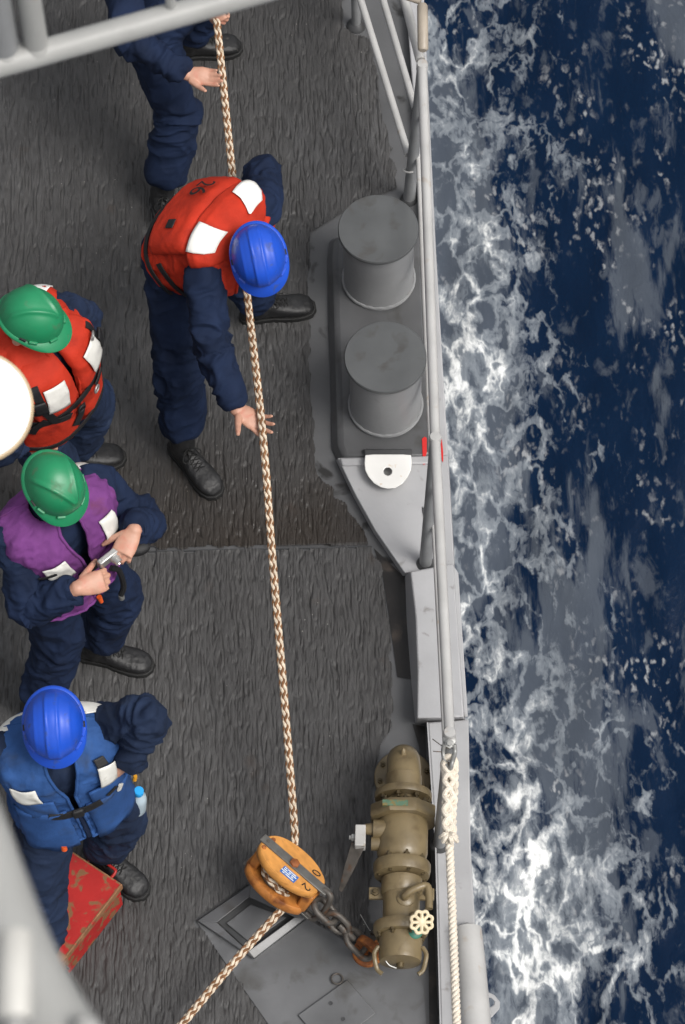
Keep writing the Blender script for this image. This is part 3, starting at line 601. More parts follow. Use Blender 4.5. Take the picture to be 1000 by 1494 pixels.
# ================================================================ ROPES
def braid(name, path, rad, pitch, parent, m1, m2, step=.008):
    pa, s_ = resample(path, step); fr = frames(pa)
    for sgn, m in ((1, m1), (-1, m2)):
        for k in range(4):
            q = []
            for p, d, (t, a, b) in zip(pa, s_, fr):
                ph = sgn*2*math.pi*d/pitch+k*math.pi/2; rr = rad*(.60+.15*sgn*math.cos(8*math.pi*d/pitch)); q.append(p+(a*math.cos(ph)+b*math.sin(ph))*rr)
            obj(name, MB().tube(q, rad*(.44 if sgn < 0 else .42), 7), m, parent)
def laid(path, rad, pitch, parent, m, step=.007, n=3):
    pa, s_ = resample(path, step); fr = frames(pa)
    for k in range(n):
        q = [p+(a*math.cos(2*math.pi*d/pitch+2*math.pi*k/n)+b*math.sin(2*math.pi*d/pitch+2*math.pi*k/n))*rad*.52 for p, d, (t, a, b) in zip(pa, s_, fr)]
        obj('strand', MB().tube(q, rad*.52, 9), m, parent)
hl = thing('hauling_rope', P(400, 900, 0), 'brown and white braided rope hauled along the deck and through the pulley block', 'rope')
sh = kb-kn*.027-ka*.02; arc = []
p_in = P(431, 1224, .27); p_out = P(424, 1313, .215)
for t in np.linspace(R(-75), R(-255), 12): arc.append(sh+(ks*math.cos(t+R(90))*1+ka*math.sin(t+R(90)))*.07)
arc = [sh+ks*.072-ka*.0, sh+ks*.06-ka*.045, sh+ks*.025-ka*.07, sh-ks*.02-ka*.07, sh-ks*.06-ka*.04, sh-ks*.072+ka*.01]
ctl = [P(300, -90, 1.08), P(315, 18, 1.02), P(338, 240, .86), P(347, 320, .82), P(362, 440, .80), P(383.5, 632, .76), P(399, 830, .58)]
ctl2 = [P(416, 1030, .42), P(431, 1222, .27)]
path = spline(ctl+ctl2, 14)+spline([ctl2[-1]]+arc+[p_out], 6)[1:]+spline([p_out, P(345, 1400, .2), P(266, 1494, .2), P(180, 1597, .2)], 10)[1:]
braid('strand', path, .0152, .186, hl, rope_b, rope_w)
sl_ = thing('safety_line', posts[2][1], 'white three-strand rope spliced to the end post and run along ship side', 'rope')
t0 = P(655.5, 1118, 1.09); line = [t0, P(655, 1160, 1.07), P(656, 1225, 1.05), P(659, 1300, 1.03), P(663, 1400, 1.03), P(667, 1500, 1.05), P(671, 1600, 1.08)]
laid(spline(line[1:], 12), .0165, .062, sl_, line_w)
spl = spline([P(655, 1112, 1.10), P(656, 1150, 1.08), P(654, 1190, 1.06), P(656, 1226, 1.05)], 10)
pa, s_ = resample(spl, .006); fr = frames(pa)
for k in range(6):
    q = []
    for p, d, (t, a, b) in zip(pa, s_, fr):
        sg = 1 if k % 2 else -1; ph = sg*2*math.pi*d/.17+k*math.pi/3; e_ = 1-.25*(d/s_[-1])
        q.append(p+(a*math.cos(ph)*1.05+b*math.sin(ph)*.8)*.021*e_*(1+.25*sg*math.cos(6*math.pi*d/.17)))
    obj('splice_strand', MB().tube(q, .0105, 8), line_w, sl_)
for k, (x, y) in enumerate(((642, 1222), (646, 1229), (667, 1222), (668, 1228), (660, 1231))):
    obj('frayed_end', MB().tube(spline([P(655, 1216, 1.06), P((655+x)/2, (1214+y)/2, 1.085), P(x, y, 1.06)], 5), [.010]*6+[.009]*4+[.007], 7), line_w, sl_)
lp = [P(652, 1135, 1.09), P(647, 1118, 1.09), P(650, 1107, 1.11), P(656, 1104, 1.12), P(663, 1108, 1.11), P(665, 1118, 1.09), P(659, 1135, 1.09)]
obj('eye_loop', MB().tube(spline(lp, 6), .0125, 10), line_w, sl_)
shk = thing('end_shackle', posts[2][1], 'galvanised bolt shackle joining white rope eye to railing end post', 'shackle')
obj('bow', MB().tube(spline([P(648, 1086, 1.15), P(647, 1100, 1.12), P(652, 1118, 1.11), P(657.5, 1121, 1.12), P(660, 1112, 1.14), P(664, 1098, 1.13), P(663, 1086, 1.15)], 6), .0085, 10), galv, shk)
obj('pin_bolt', MB().lathe(P(656, 1087, 1.13), (0, -.2, 1), [(.018, 0), (.018, .022), (.010, .023), (.01, .035)], 6), galv, shk)
obj('eye_nut', MB().lathe(P(656, 1080, 1.12), (0, -.2, 1), [(.026, 0), (.026, .012), (.02, .016)], 16), galv, shk)
for a, b in (((646, 1089), (631, 1078)), ((645, 1097), (632, 1096))): obj('cotter_wire', MB().tube([P(*a, 1.14), P(*b, 1.14)], .002, 5), steel_dark, shk)
# ================================================================ TOOLBOX
tz = .21; B_ = P(178, 1291, tz); A_ = P(104, 1242, tz); e1 = (A_-B_); W_ = e1.length; e1.normalize(); e2 = Vector((e1.y, -e1.x, 0)); e2 = e2 if e2.y < 0 else -e2; Lb = .47
tb = thing('tool_box', Vector((B_.x, B_.y, 0))+e1*W_/2+e2*Lb/2, 'battered red metal tool box with rust-worn lid at a standing persons feet', 'tool box')
ctr = Vector((B_.x, B_.y, 0))+e1*W_/2+e2*Lb/2+Vector((0, 0, .008)); up = Vector((0, 0, 1))
obj('body', MB().box(ctr+up*.082, e1*(W_/2-.006), e2*(Lb/2-.006), up*.082), box_red, tb, bevel=.004)
ld_ = obj('lid', MB().box(ctr+up*.185, e1*W_/2, e2*Lb/2, up*.02), box_red, tb, bevel=.005)
for sg in (1, -1):
    obj('lid_edge', MB().box(ctr+up*.1855-e1*sg*(W_/2-.002), e1*.0045, e2*(Lb/2+.002), up*.021), box_rust, ld_, bevel=.003)
    obj('lid_edge', MB().box(ctr+up*.1852-e2*sg*(Lb/2-.002), e1*(W_/2-.004), e2*.0045, up*.0205), box_rust, ld_, bevel=.003)
hc_ = ctr-e2*(Lb/2)+up*.15; hp_ = [hc_-e1*.055, hc_-e1*.06-e2*.035+up*.01, hc_-e1*.045-e2*.048+up*.013, hc_+e1*.045-e2*.048+up*.013, hc_+e1*.06-e2*.035+up*.01, hc_+e1*.055]
obj('handle', MB().tube(spline(hp_, 5), .0065, 10), box_red, tb)
hs_ = ctr-e1*W_/2+e2*.15; ha = obj('hasp', MB().box(hs_+up*.168-e1*.0075, e1*.0025, e2*.02, up*.032), box_rust, tb, bevel=.001)
obj('hasp_top', MB().box(hs_+up*.2075+e1*.028, e1*.034, e2*.024, up*.0022), box_rust, ha, bevel=.001); obj('staple', ring(hs_+up*.15-e1*.013, e2, .011, .003, 16), steel_dark, ha)
# ================================================================ FLOODLIGHT and UPPER RAILS (nearer the camera)
fz = 5.6; fc = P(-36, 594.5, fz); k_ = FPX/((fc-CAM).dot(_f)); fr_ = 85.5/k_
fln = ((CAM-fc).normalized()*.55+Vector((0, 0, .45))).normalized()
fl_ = thing('flood_light', fc-Vector((0, 0, .3)), 'round white floodlight housing seen from above at left frame edge', 'light')
obj('housing', MB().lathe(fc, fln, [(fr_*.25, -.26), (fr_*.6, -.24), (fr_*.8, -.12), (fr_*.93, -.03), (fr_*.955, 0), (fr_*.955, .006), (fr_*.93, .012), (.001, .013)], 64), lamp_white, fl_)
obj('rim', MB().lathe(fc, fln, [(fr_*.955, -.012), (fr_, -.010), (fr_, .004), (fr_*.985, .007), (fr_*.958, .0065)], 64), mat('tan_rim', (.50, .38, .24), .5), fl_)
obj('bracket_arm', MB().tube([fc-fln*.15-Vector((.1, 0, 0)), fc-fln*.15-Vector((.5, 0, 0)), fc-fln*.15-Vector((1.25, .0, .1))], .024, 14), upper_gray, fl_)
uz = 7.6
def upx(a, b, z): return P(a, b, z)
u1 = thing('upper_railing', upx(-250, 165, uz), 'gray pipe railing of an upper platform crossing the top left corner', 'railing')
k_ = FPX/((upx(100, 60, uz)-CAM).dot(_f)); pr = 19.5/k_
obj('rail', MB().tube([upx(-320, 184, uz), upx(0, 94, uz), upx(340, -2, uz), upx(620, -81, uz)], pr, 24), upper_gray, u1)
for px_, py_, r_ in ((55, 74, 17.5), (251, 20, 7.5), (8, 80, 22)):
    a = upx(px_, py_, uz+(.0 if r_ > 10 else .0)); o = obj('upright', MB().cyl(a+Vector((0, 0, pr*.2)), a+Vector((0, 0, .95)), r_/k_, 20), upper_gray if r_ != 22 else post_gray, u1)
    obj('weld_collar', MB().lathe(a+Vector((0, 0, pr*.55)), (0, 0, 1), [(r_/k_*1.25, 0), (r_/k_*1.18, .006), (r_/k_, .012)], 20), upper_gray, o)
obj('rail', MB().tube([upx(-320, 184, uz)+Vector((0, 0, .95)), upx(620, -81, uz)+Vector((0, 0, .95))], pr, 20), upper_gray, u1)
# close, out-of-focus rail bottom left
nz = 10.0; u2 = thing('near_railing', upx(-60, 1300, nz), 'thick pale gray out-of-focus pipe rail close by in the bottom left corner', 'railing')
k2 = FPX/((upx(20, 1400, nz)-CAM).dot(_f)); r2 = 62/k2
obj('rail', MB().tube(spline([upx(-150, 960, nz), upx(-58, 1190, nz), upx(-18, 1298, nz), upx(22, 1400, nz), upx(84, 1512, nz), upx(190, 1650, nz)], 8), r2, 28), upper_gray, u2)
a = upx(22, 1486, nz+.10); up_ = Vector((0, 0, 1))
b = upx(23, 1362, nz+.10)
obj('coupling', MB().tube([a, a.lerp(b, .06), a.lerp(b, .95), b], [24/k2*.85, 25/k2, 25/k2, 23/k2], 24), mat('coupling_paint', (.52, .51, .48), .45), u2)
obj('coupling_pin', MB().cyl(upx(22, 1530, nz+.1), a.lerp(b, .05), 15/k2, 16), upper_gray, u2)
obj('clamp_nub', MB().lathe(upx(128, 1500, nz+.05), (0, 0, 1), [(20/k2, -.02), (20/k2, 0), (14/k2, .008), (.001, .01)], 20), upper_gray, u2)
# ================================================================ PEOPLE
def ik(a, c, L1, L2, hint):
    d = c-a; D = d.length
    if D > (L1+L2)*.995: s_ = D/((L1+L2)*.995); L1 *= s_; L2 *= s_
    u_ = d.normalized(); x = (L1*L1-L2*L2+D*D)/(2*D); h = math.sqrt(max(0, L1*L1-x*x)); b = hint-a; b = b-u_*b.dot(u_)
    b = b.normalized() if b.length > 1e-5 else perp(u_); return a+u_*x+b*h
def azv(deg, pitch=0): return Vector((math.cos(R(deg))*math.cos(R(pitch)), math.sin(R(deg))*math.cos(R(pitch)), -math.sin(R(pitch))))
def reach(parent, px, L, sel):
    d = ray(*px).normalized(); q = CAM+d*((parent-CAM).dot(d)); e = (q-parent).length
    if e >= L: return parent+(q-parent)*(L/e)
    return q-d*sel*math.sqrt(L*L-e*e)
class Torso:
    # (t, half width, half depth front, half depth back)
    PROF = [(-.30, .10, .07, .07), (-.22, .165, .105, .115), (-.08, .185, .125, .135), (.08, .18, .12, .125), (.35, .165, .118, .112), (.62, .182, .132, .125), (.82, .195, .125, .122), (.93, .175, .10, .105), (1.0, .12, .075, .085), (1.06, .072, .062, .066)]
    def __init__(s, pelvis, neck, rh, rs, bend=.55):
        s.a, s.c = pelvis, neck; L = (neck-pelvis).length; s.L = L
        s.m = (pelvis+neck)/2; s.m = s.m+(pelvis+Vector((0, 0, L*.5))-s.m)*bend
        s.rh, s.rs = rh.normalized(), rs.normalized()
    def frame(s, t):
        if t < 0: p = s.a+(s.m-s.a)*2*t; d = s.m-s.a
        elif t > 1: p = s.c+(s.c-s.m)*2*(t-1); d = s.c-s.m
        else: p = s.a*(1-t)**2+s.m*2*t*(1-t)+s.c*t*t; d = (s.m-s.a)*(1-t)+(s.c-s.m)*t
        d = d.normalized(); k = min(1, max(0, t)); r = s.rh.lerp(s.rs, k); r = (r-d*r.dot(d)).normalized(); return p, r, d.cross(r), d
    def pt(s, u, t, off=0, prof=None, n=2.5):
        p, r, f, d = s.frame(t); pr = prof or s.PROF; T_ = [q[0] for q in pr]; a, bf, bb = (np.interp(t, T_, [q[i] for q in pr]) for i in (1, 2, 3))
        c, si = math.cos(u), math.sin(u); b = bf if si > 0 else bb
        return p+r*(a+off)*math.copysign(abs(c)**(2/n), c)+f*(b+off)*math.copysign(abs(si)**(2/n), si)
VEST = [(-.12, .222, .178, .175), (.05, .225, .178, .168), (.35, .218, .172, .152), (.62, .228, .176, .16), (.82, .236, .168, .155), (.95, .236, .144, .142), (1.03, .212, .112, .12), (1.10, .135, .075, .095), (1.13, .095, .07, .085)]
KAPOK = [(-.02, .225, .19, .19), (.08, .235, .205, .20), (.35, .232, .21, .195), (.62, .24, .215, .20), (.82, .242, .20, .195), (.95, .235, .165, .18), (1.04, .205, .12, .15), (1.11, .15, .09, .115), (1.15, .105, .08, .095)]

def hand(mb, wrist, d, n, side, curl=(30, 35, 25), spread=5, thumb=(35, 20), k=1.0, fc=None):
    """d: to the fingers, n: out of the palm, side +1 right hand / -1 left hand. Palm and five fingers into mb"""
    d = d.normalized(); n = (n-d*n.dot(d)).normalized(); x = d.cross(n)*side      # x: toward the thumb
    def ring_(c, w_, h_): return [c+x*w_*math.cos(t)+n*h_*math.sin(t) for t in np.linspace(0, 2*math.pi, 17)[:-1]]
    mb.ell(wrist, x*.027*k, n*.024*k, d*.027*k, 14, 10)
    mb.loft([ring_(wrist-d*.012*k, .026*k, .020*k), ring_(wrist, .027*k, .019*k), ring_(wrist+d*.03*k, .036*k, .019*k), ring_(wrist+d*.065*k, .041*k, .017*k), ring_(wrist+d*.092*k, .039*k, .012*k)])
    for i, (ox, ln, r_) in enumerate(((.029, .074, .0092), (.010, .082, .0095), (-.010, .077, .009), (-.028, .060, .0082))):
        base = wrist+d*(.086-.005*abs(i-1))*k+x*ox*k; a = 0; sp = R(spread)*(1.5-i); dd = (d*math.cos(sp)+x*math.sin(sp)).normalized(); p = base; path = [base-dd*.02*k, base]; rr = [r_*1.05*k, r_*1.08*k]
        cu = (fc[i] if fc else curl)
        for j, fr_ in enumerate((.46, .30, .24)):
            a += R(cu[j]); v = dd*math.cos(a)+n*math.sin(a); p = p+v*ln*fr_*k
            path += [p-v*ln*fr_*.5*k, p]; rr += [r_*(1-.07*j)*k, r_*(1.02-.1*j)*k]
        rr[-1] *= .75; mb.tube(path, rr, 10); mb.ell(path[-1]-v*.003*k, x*rr[-2]*.9, n*rr[-2]*.9, d*rr[-2]*.9, 8, 6)
    base = wrist+d*.022*k+x*.024*k+n*.006*k; td = (d*math.cos(R(thumb[0]))+x*math.sin(R(thumb[0]))+n*.35).normalized(); t2 = (td+n*math.sin(R(thumb[1]))-x*.3*math.sin(R(thumb[1]))).normalized()
    q = [base, base+td*.032*k, base+td*.05*k, base+td*.05*k+t2*.022*k, base+td*.05*k+t2*.042*k]; mb.tube(q, [.015*k, .0135*k, .0115*k, .0108*k, .0075*k], 10); mb.ell(q[-1], x*.0085*k, n*.0085*k, d*.0085*k, 8, 6)

def limb_wrinkle(me, bones, joints, amp=1.0, seed=0):
    co, no = getv(me); best = np.full(len(co), 9.); sax = np.zeros(len(co)); loc = np.zeros((len(co), 2)); bid = np.zeros(len(co))
    for i, (a, b) in enumerate(bones):
        a = np.array(a); b = np.array(b); d = b-a; L = np.linalg.norm(d); d /= L; t = np.clip((co-a)@d, 0, L); q = a+t[:, None]*d; dist = np.linalg.norm(co-q, axis=1); m = dist < best
        e1 = np.array(perp(Vector(d))); e2 = np.cross(d, e1); v = co-q; best[m] = dist[m]; sax[m] = t[m]; bid[m] = i
        loc[m, 0] = (v@e1)[m]; loc[m, 1] = (v@e2)[m]
    ja = np.zeros(len(co))
    for j, w_, rad in joints: ja += w_*np.exp(-np.sum((co-np.array(j))**2, 1)/rad**2)
    tw = fbm(co*5+seed, 2)*3
    p = np.stack([sax*8+bid*13+seed+tw*1.3, loc[:, 0]*8+tw, loc[:, 1]*8], 1); n1 = (1-np.abs(2*fbm(p, 2)-1))**1.6
    p2 = np.stack([sax*17+bid*7+seed+tw*1.6, loc[:, 0]*13+tw, loc[:, 1]*13], 1); n2 = (1-np.abs(2*vnoise(p2)-1))**2
    big = fbm(co*5.5+seed, 3)-.5; jj = np.clip(ja, 0, 1.3)
    n3 = (1-np.abs(2*fbm(np.stack([sax*26+bid*5+seed+tw*2.2, loc[:, 0]*16+tw*1.5, loc[:, 1]*16], 1), 2)-1))**3
    disp = amp*((n3-.25)*(.003+.012*jj)+(n1-.5)*(.016+.034*jj)+(n2-.33)*(.0025+.013*jj)+big*.026)
    setv(me, co+no*disp[:, None])
def cloth_noise(me, amp, sc, seed=0):
    co, no = getv(me); q = fbm(co*sc+seed, 3); r_ = 1-np.abs(2*fbm(co*sc*1.7+seed+9+(q*1.2)[:, None], 2)-1)
    setv(me, co+no*((q-.5)*amp*1.6+(r_-.6)*amp)[:, None])

def helmet(par, c, f, upv, m, style):
    f = f.normalized(); upv = (upv-f*upv.dot(f)).normalized(); x = f.cross(upv); A, B, H_ = .106, .127, .132
    def loc(a, b, z): return c+x*a+f*b+upv*z
    nu, nv = 96, 34; v = []; fa = []
    def bumpf(a, b):
        if style == 'ridge':
            h = 0
            for x0 in (-.020, .020): h += .0042*math.exp(-((a-x0-.0*b)/.0042)**2)
            h += .006/(1+math.exp((abs(a)-.022)/.003)); h += .0025*math.exp(-((abs(a)-.062)/.006)**2)*(1 if b > -.09 else 0)
            return h
        w_ = .004+(.085-b)*.46; d = abs(a)-w_; ins = 1/(1+math.exp(d/.004))*(1/(1+math.exp((b-.078)/.006)))
        fade = 1/(1+math.exp((-.085-b)/.012)); return (.009*math.exp(-(d/.008)**2)*(1 if b < .09 else 0)+.0035*ins)*fade
    for j in range(nv+1):
        ph = math.pi/2*j/nv; cs = math.cos(ph)**.82 if j < nv else 0; sn = math.sin(ph)**.95
        for i in range(nu):
            t = 2*math.pi*i/nu; a, b, z = A*cs*math.cos(t), B*cs*math.sin(t), H_*sn; h = bumpf(a, b)*min(1, sn*2.2-.35 if sn > .16 else 0)
            nn = Vector((a/A**2, b/B**2, z/H_**2)); nn.normalize(); v.append(loc(a+nn.x*h, b+nn.y*h, z+nn.z*h))
    for j in range(nv):
        for i in range(nu): k = (i+1) % nu; fa.append((j*nu+i, j*nu+k, (j+1)*nu+k, (j+1)*nu+i))
    me = MB().add(v, fa).mesh('hard_hat'); bm = bmesh.new(); bm.from_mesh(me); bmesh.ops.remove_doubles(bm, verts=bm.verts, dist=1e-5); bm.to_mesh(me); bm.free(); me.set_sharp_from_angle(angle=R(80))
    o = obj('hard_hat', me, m, par); sdf = o.modifiers.new('s', 'SOLIDIFY'); sdf.thickness = .003; sdf.offset = -1
    rings = []
    for k, (w_, dz) in enumerate(((0, .004), (.35, .004), (.8, .001), (1, -.003), (1, -.0075), (.85, -.006), (0, -.002))):
        rg = []
        for i in range(nu):
            t = 2*math.pi*i/nu; sf = max(0, math.sin(t)); wd = .011+.036*sf**1.6; e_ = w_*wd; rg.append(loc((A-.0015+e_)*math.cos(t), (B-.0015+e_)*math.sin(t), dz-.020*w_*sf**1.5-.004*w_))
        rings.append(rg)
    obj('brim', MB().loft(rings, caps=False), m, o)
    for s_ in (1, -1):
        for t in ((22, 62) if style != 'ridge' else (15, 40)):
            t = R(t if s_ > 0 else 180-t); p = loc((A+.003)*math.cos(t), (B+.003)*math.sin(t), .010); tx = x*-math.sin(t)*A+f*math.cos(t)*B; tx.normalize(); nn = (x*math.cos(t)*B+f*math.sin(t)*A).normalized()
            obj('slot_tab', MB().box(p, tx*.017, nn*.006, upv*.007), m, o, bevel=.003)
        t = R(4 if s_ > 0 else 176); p = loc((A+.002)*math.cos(t), (B+.002)*math.sin(t), .010); obj('slot', MB().box(p, f*.013, x*.0035, upv*.0045), black, o)
    band = [loc((A-.014)*math.cos(t), (B-.018)*math.sin(t)-.004, -.012) for t in np.linspace(0, 2*math.pi, 49)[:-1]]
    rg = [[p+upv*h_+((p-c)-upv*(p-c).dot(upv)).normalized()*w_ for p in band] for h_, w_ in ((.02, 0), (.02, -.004), (-.016, -.004), (-.016, 0), (.02, 0))]
    obj('headband', MB().loft(rg, caps=False), black, o); return o

def boot(par, ankle, toe, shin):
    """ankle: joint; toe: flat direction; shin: direction up the leg"""
    y = Vector((toe.x, toe.y, 0)).normalized(); x = Vector((y.y, -y.x, 0)); z = Vector((0, 0, 1)); g = Vector((ankle.x, ankle.y, .006))
    secs = [(-.085, .022, .055), (-.078, .034, .085), (-.05, .041, .115), (0, .043, .135), (.05, .044, .118), (.10, .050, .092), (.145, .054, .080), (.185, .053, .072), (.215, .043, .060), (.232, .022, .042)]
    rg = []
    for yy, w_, h_ in secs:
        q = []
        for k in range(20):
            t = 2*math.pi*k/20; c_, s_ = math.cos(t), math.sin(t); q.append(g+y*yy+x*w_*math.copysign(abs(c_)**.75, c_)+z*(.022+(h_-.022)*(.5+.5*math.copysign(abs(s_)**.8, s_))))
        rg.append(q)
    mb = MB().loft(rg); a = g+z*.09-y*.005; b = a+shin.normalized()*.17; mb.tube([a-z*.03, a.lerp(b, .3), a.lerp(b, .7), b], [.052, .052, .056, .058], 18)
    me = remesh(mb, .0055, 5, 'boot'); co, no = getv(me); cr = 1-np.abs(2*fbm(co*38, 2)-1); setv(me, co+no*((cr-.6)*.0035)[:, None])
    o = obj('boot', me, leather, par)
    outl = []
    for yy, w_ in ((-.094, .014), (-.086, .03), (-.05, .042), (0, .041), (.05, .042), (.10, .053), (.15, .059), (.19, .057), (.222, .045), (.243, .018)): outl.append((yy, w_))
    ring_ = [g+y*a+x*b for a, b in outl]+[g+y*a-x*b for a, b in outl[::-1]]
    obj('sole', MB().loft([[p+z*-.004 for p in ring_], [p+z*.012 for p in ring_], [g+(p-g)*.99+z*.027 for p in ring_]]), rubber, o, bevel=.003)
    lc = MB(); top = []
    for i in range(7):
        yy = .118-.018*i; zz = np.interp(yy, [s[0] for s in secs], [s[2] for s in secs])+.003; s_ = 1 if i % 2 else -1; top.append((yy, zz))
        c_ = g+y*yy+z*zz
        for q in (1, -1): lc.tube([c_+x*.026*q-z*.008, c_+x*.008*q+z*.003, c_-x*.006*q-y*.009+z*.004, c_-x*.026*q-y*.016-z*.004], .0027, 6)
    obj('lacing', lc, lace, o); lc = MB(); p0 = g+y*.03+z*.135
    for q in (1, -1):
        lc.tube(spline([p0, p0+x*.022*q+y*.012+z*.006, p0+x*.046*q+y*.03-z*.018, p0+x*.03*q+y*.045-z*.02, p0+x*.006*q+y*.01], 6), .0025, 6); lc.tube(spline([p0, p0+x*.014*q+y*.03, p0+x*.03*q+y*.075-z*.02], 6), .0025, 6)
    obj('lace_bow', lc, lace, o); return o

def surf_patch(T, prof, u0, t0, w_, h_, rot, off, m, name, par, th=.0025, wr=.004, nu=10, nv=8):
    p0 = T.pt(u0, t0, off, prof); du = (T.pt(u0+.05, t0, off, prof)-p0).length/.05; c_, s_ = math.cos(R(rot)), math.sin(R(rot)); v = []; f = []
    for j in range(nv+1):
        for i in range(nu+1):
            a, b = (i/nu-.5)*w_, (j/nv-.5)*h_; x, y = a*c_-b*s_, a*s_+b*c_; v.append(T.pt(u0+x/du, t0+y/T.L, off+wr*(math.sin(a*60+b*25)*math.sin(b*50)), prof))
    for j in range(nv):
        for i in range(nu): k = j*(nu+1)+i; f.append((k, k+1, k+nu+2, k+nu+1))
    o = obj(name, MB().add(v, f).mesh(name, 60), m, par); s = o.modifiers.new('s', 'SOLIDIFY'); s.thickness = th; s.offset = 0; return o
def surf_strap(T, prof, uts, width, off, m, name, par):
    """a flat strap along (u,t) points on the vest"""
    q = []
    for (u0, t0), (u1, t1) in zip(uts, uts[1:]):
        for k in range(8): q.append((u0+(u1-u0)*k/8, t0+(t1-t0)*k/8))
    q.append(uts[-1]); P_ = [T.pt(u, t, off, prof) for u, t in q]; N_ = [(T.pt(u, t, off+.02, prof)-p).normalized() for (u, t), p in zip(q, P_)]; rg = []
    for i, p in enumerate(P_):
        d = (P_[min(i+1, len(P_)-1)]-P_[max(0, i-1)]).normalized(); s_ = d.cross(N_[i]).normalized(); rg.append([p+s_*width/2+N_[i]*.002, p-s_*width/2+N_[i]*.002, p-s_*width/2-N_[i]*.003, p+s_*width/2-N_[i]*.003])
    return obj(name, MB().loft(rg), m, par)
def surf_text(T, prof, u0, t0, size, rot, off, body, m, par):
    v, f = textmesh(body); p0 = T.pt(u0, t0, off, prof); du = (T.pt(u0+.05, t0, off, prof)-p0).length/.05; c_, s_ = math.cos(R(rot)), math.sin(R(rot)); o = []
    for p in v: a, b = p.x*size, p.y*size; x, y = a*c_-b*s_, a*s_+b*c_; o.append(T.pt(u0+x/du, t0+y/T.L, off, prof))
    return obj('lettering', MB().add(o, f).mesh('lettering', 0), m, par)
def pad(T, prof, u0, u1, t0, t1, th, m, name, par, seed=0, off=0, skew=0):
    nu, nv = 44, 26; V_ = []; f = []
    for side in (0, 1):
        for j in range(nv+1):
            for i in range(nu+1):
                a, b = i/nu, j/nv; e_ = min(1, 9*min(a, 1-a))**.33*min(1, 7*min(b, 1-b))**.33 if 0 < a < 1 and 0 < b < 1 else 0
                V_.append(T.pt(u0+(u1-u0)*a, t0+(t1-t0)*b+skew*(a-.5), off+(th*e_+.002 if side else -.004), prof))
    n = (nu+1)*(nv+1)
    for side in (0, 1):
        for j in range(nv):
            for i in range(nu): k = side*n+j*(nu+1)+i; f.append((k, k+1, k+nu+2, k+nu+1))
    bd = [i for i in range(nu+1)]+[j*(nu+1)+nu for j in range(1, nv+1)]+[nv*(nu+1)+i for i in range(nu-1, -1, -1)]+[j*(nu+1) for j in range(nv-1, 0, -1)]
    for a, b in zip(bd, bd[1:]+bd[:1]): f.append((a, b, b+n, a+n))
    me = MB().add(V_, f).mesh(name, 70); cloth_noise(me, .006, 13, seed); return obj(name, me, m, par)
def vest(T, prof, m, par, gap_top, gap_bot, seed, t0=None, puff=.010, nm='vest', tV=.55):
    nu, nv = 170, 100; lo = prof[0][0] if t0 is None else t0; hi = prof[-1][0]; v = []; f = []
    for j in range(nv+1):
        t = lo+(hi-lo)*j/nv; g_ = gap_bot+(gap_top-gap_bot)*max(0, (t-tV)/(hi-tV))**1.1
        for i in range(nu+1):
            u = math.pi/2+g_+(2*math.pi-2*g_)*i/nu; v.append(T.pt(u, t, 0, prof))
    for j in range(nv):
        for i in range(nu): k = j*(nu+1)+i; f.append((k, k+1, k+nu+2, k+nu+1))
    me = MB().add(v, f).mesh(nm, 80); co, no = getv(me); ctr = np.array(T.frame(.4)[0])
    sgn = np.sign(np.sum(no*(co-ctr), 1).mean()); q = fbm(co*9+seed, 3)-.5; r_ = 1-np.abs(2*fbm(co*15+seed+4, 2)-1); r2 = (1-np.abs(2*fbm(co*np.array([26, 26, 16])+seed+q[:, None]*4, 2)-1))**3; setv(me, co+sgn*no*((q*1.8*puff+(r_-.6)*puff+(r2-.25)*puff*.45))[:, None])
    o = obj(nm, me, m, par); s = o.modifiers.new('s', 'SOLIDIFY'); s.thickness = .014; s.offset = -sgn
    co, no = getv(me); g = (nv+1, nu+1, 3); C = co.reshape(g); N_ = no.reshape(g)*sgn
    for line, nn in ((C[0, :], N_[0, :]), (C[:, 0], N_[:, 0]), (C[:, nu], N_[:, nu])): obj('edge_binding', MB().tube([Vector(a_+b_*.002) for a_, b_ in zip(line[::2], nn[::2])], .0065, 8), m, o)
    for k_ in (.33, .66):
        i_ = int(nu*k_); obj('seam', MB().tube([Vector(a_+b_*.001) for a_, b_ in zip(C[::2, i_], N_[::2, i_])], .0032, 6), m, o)
    return o

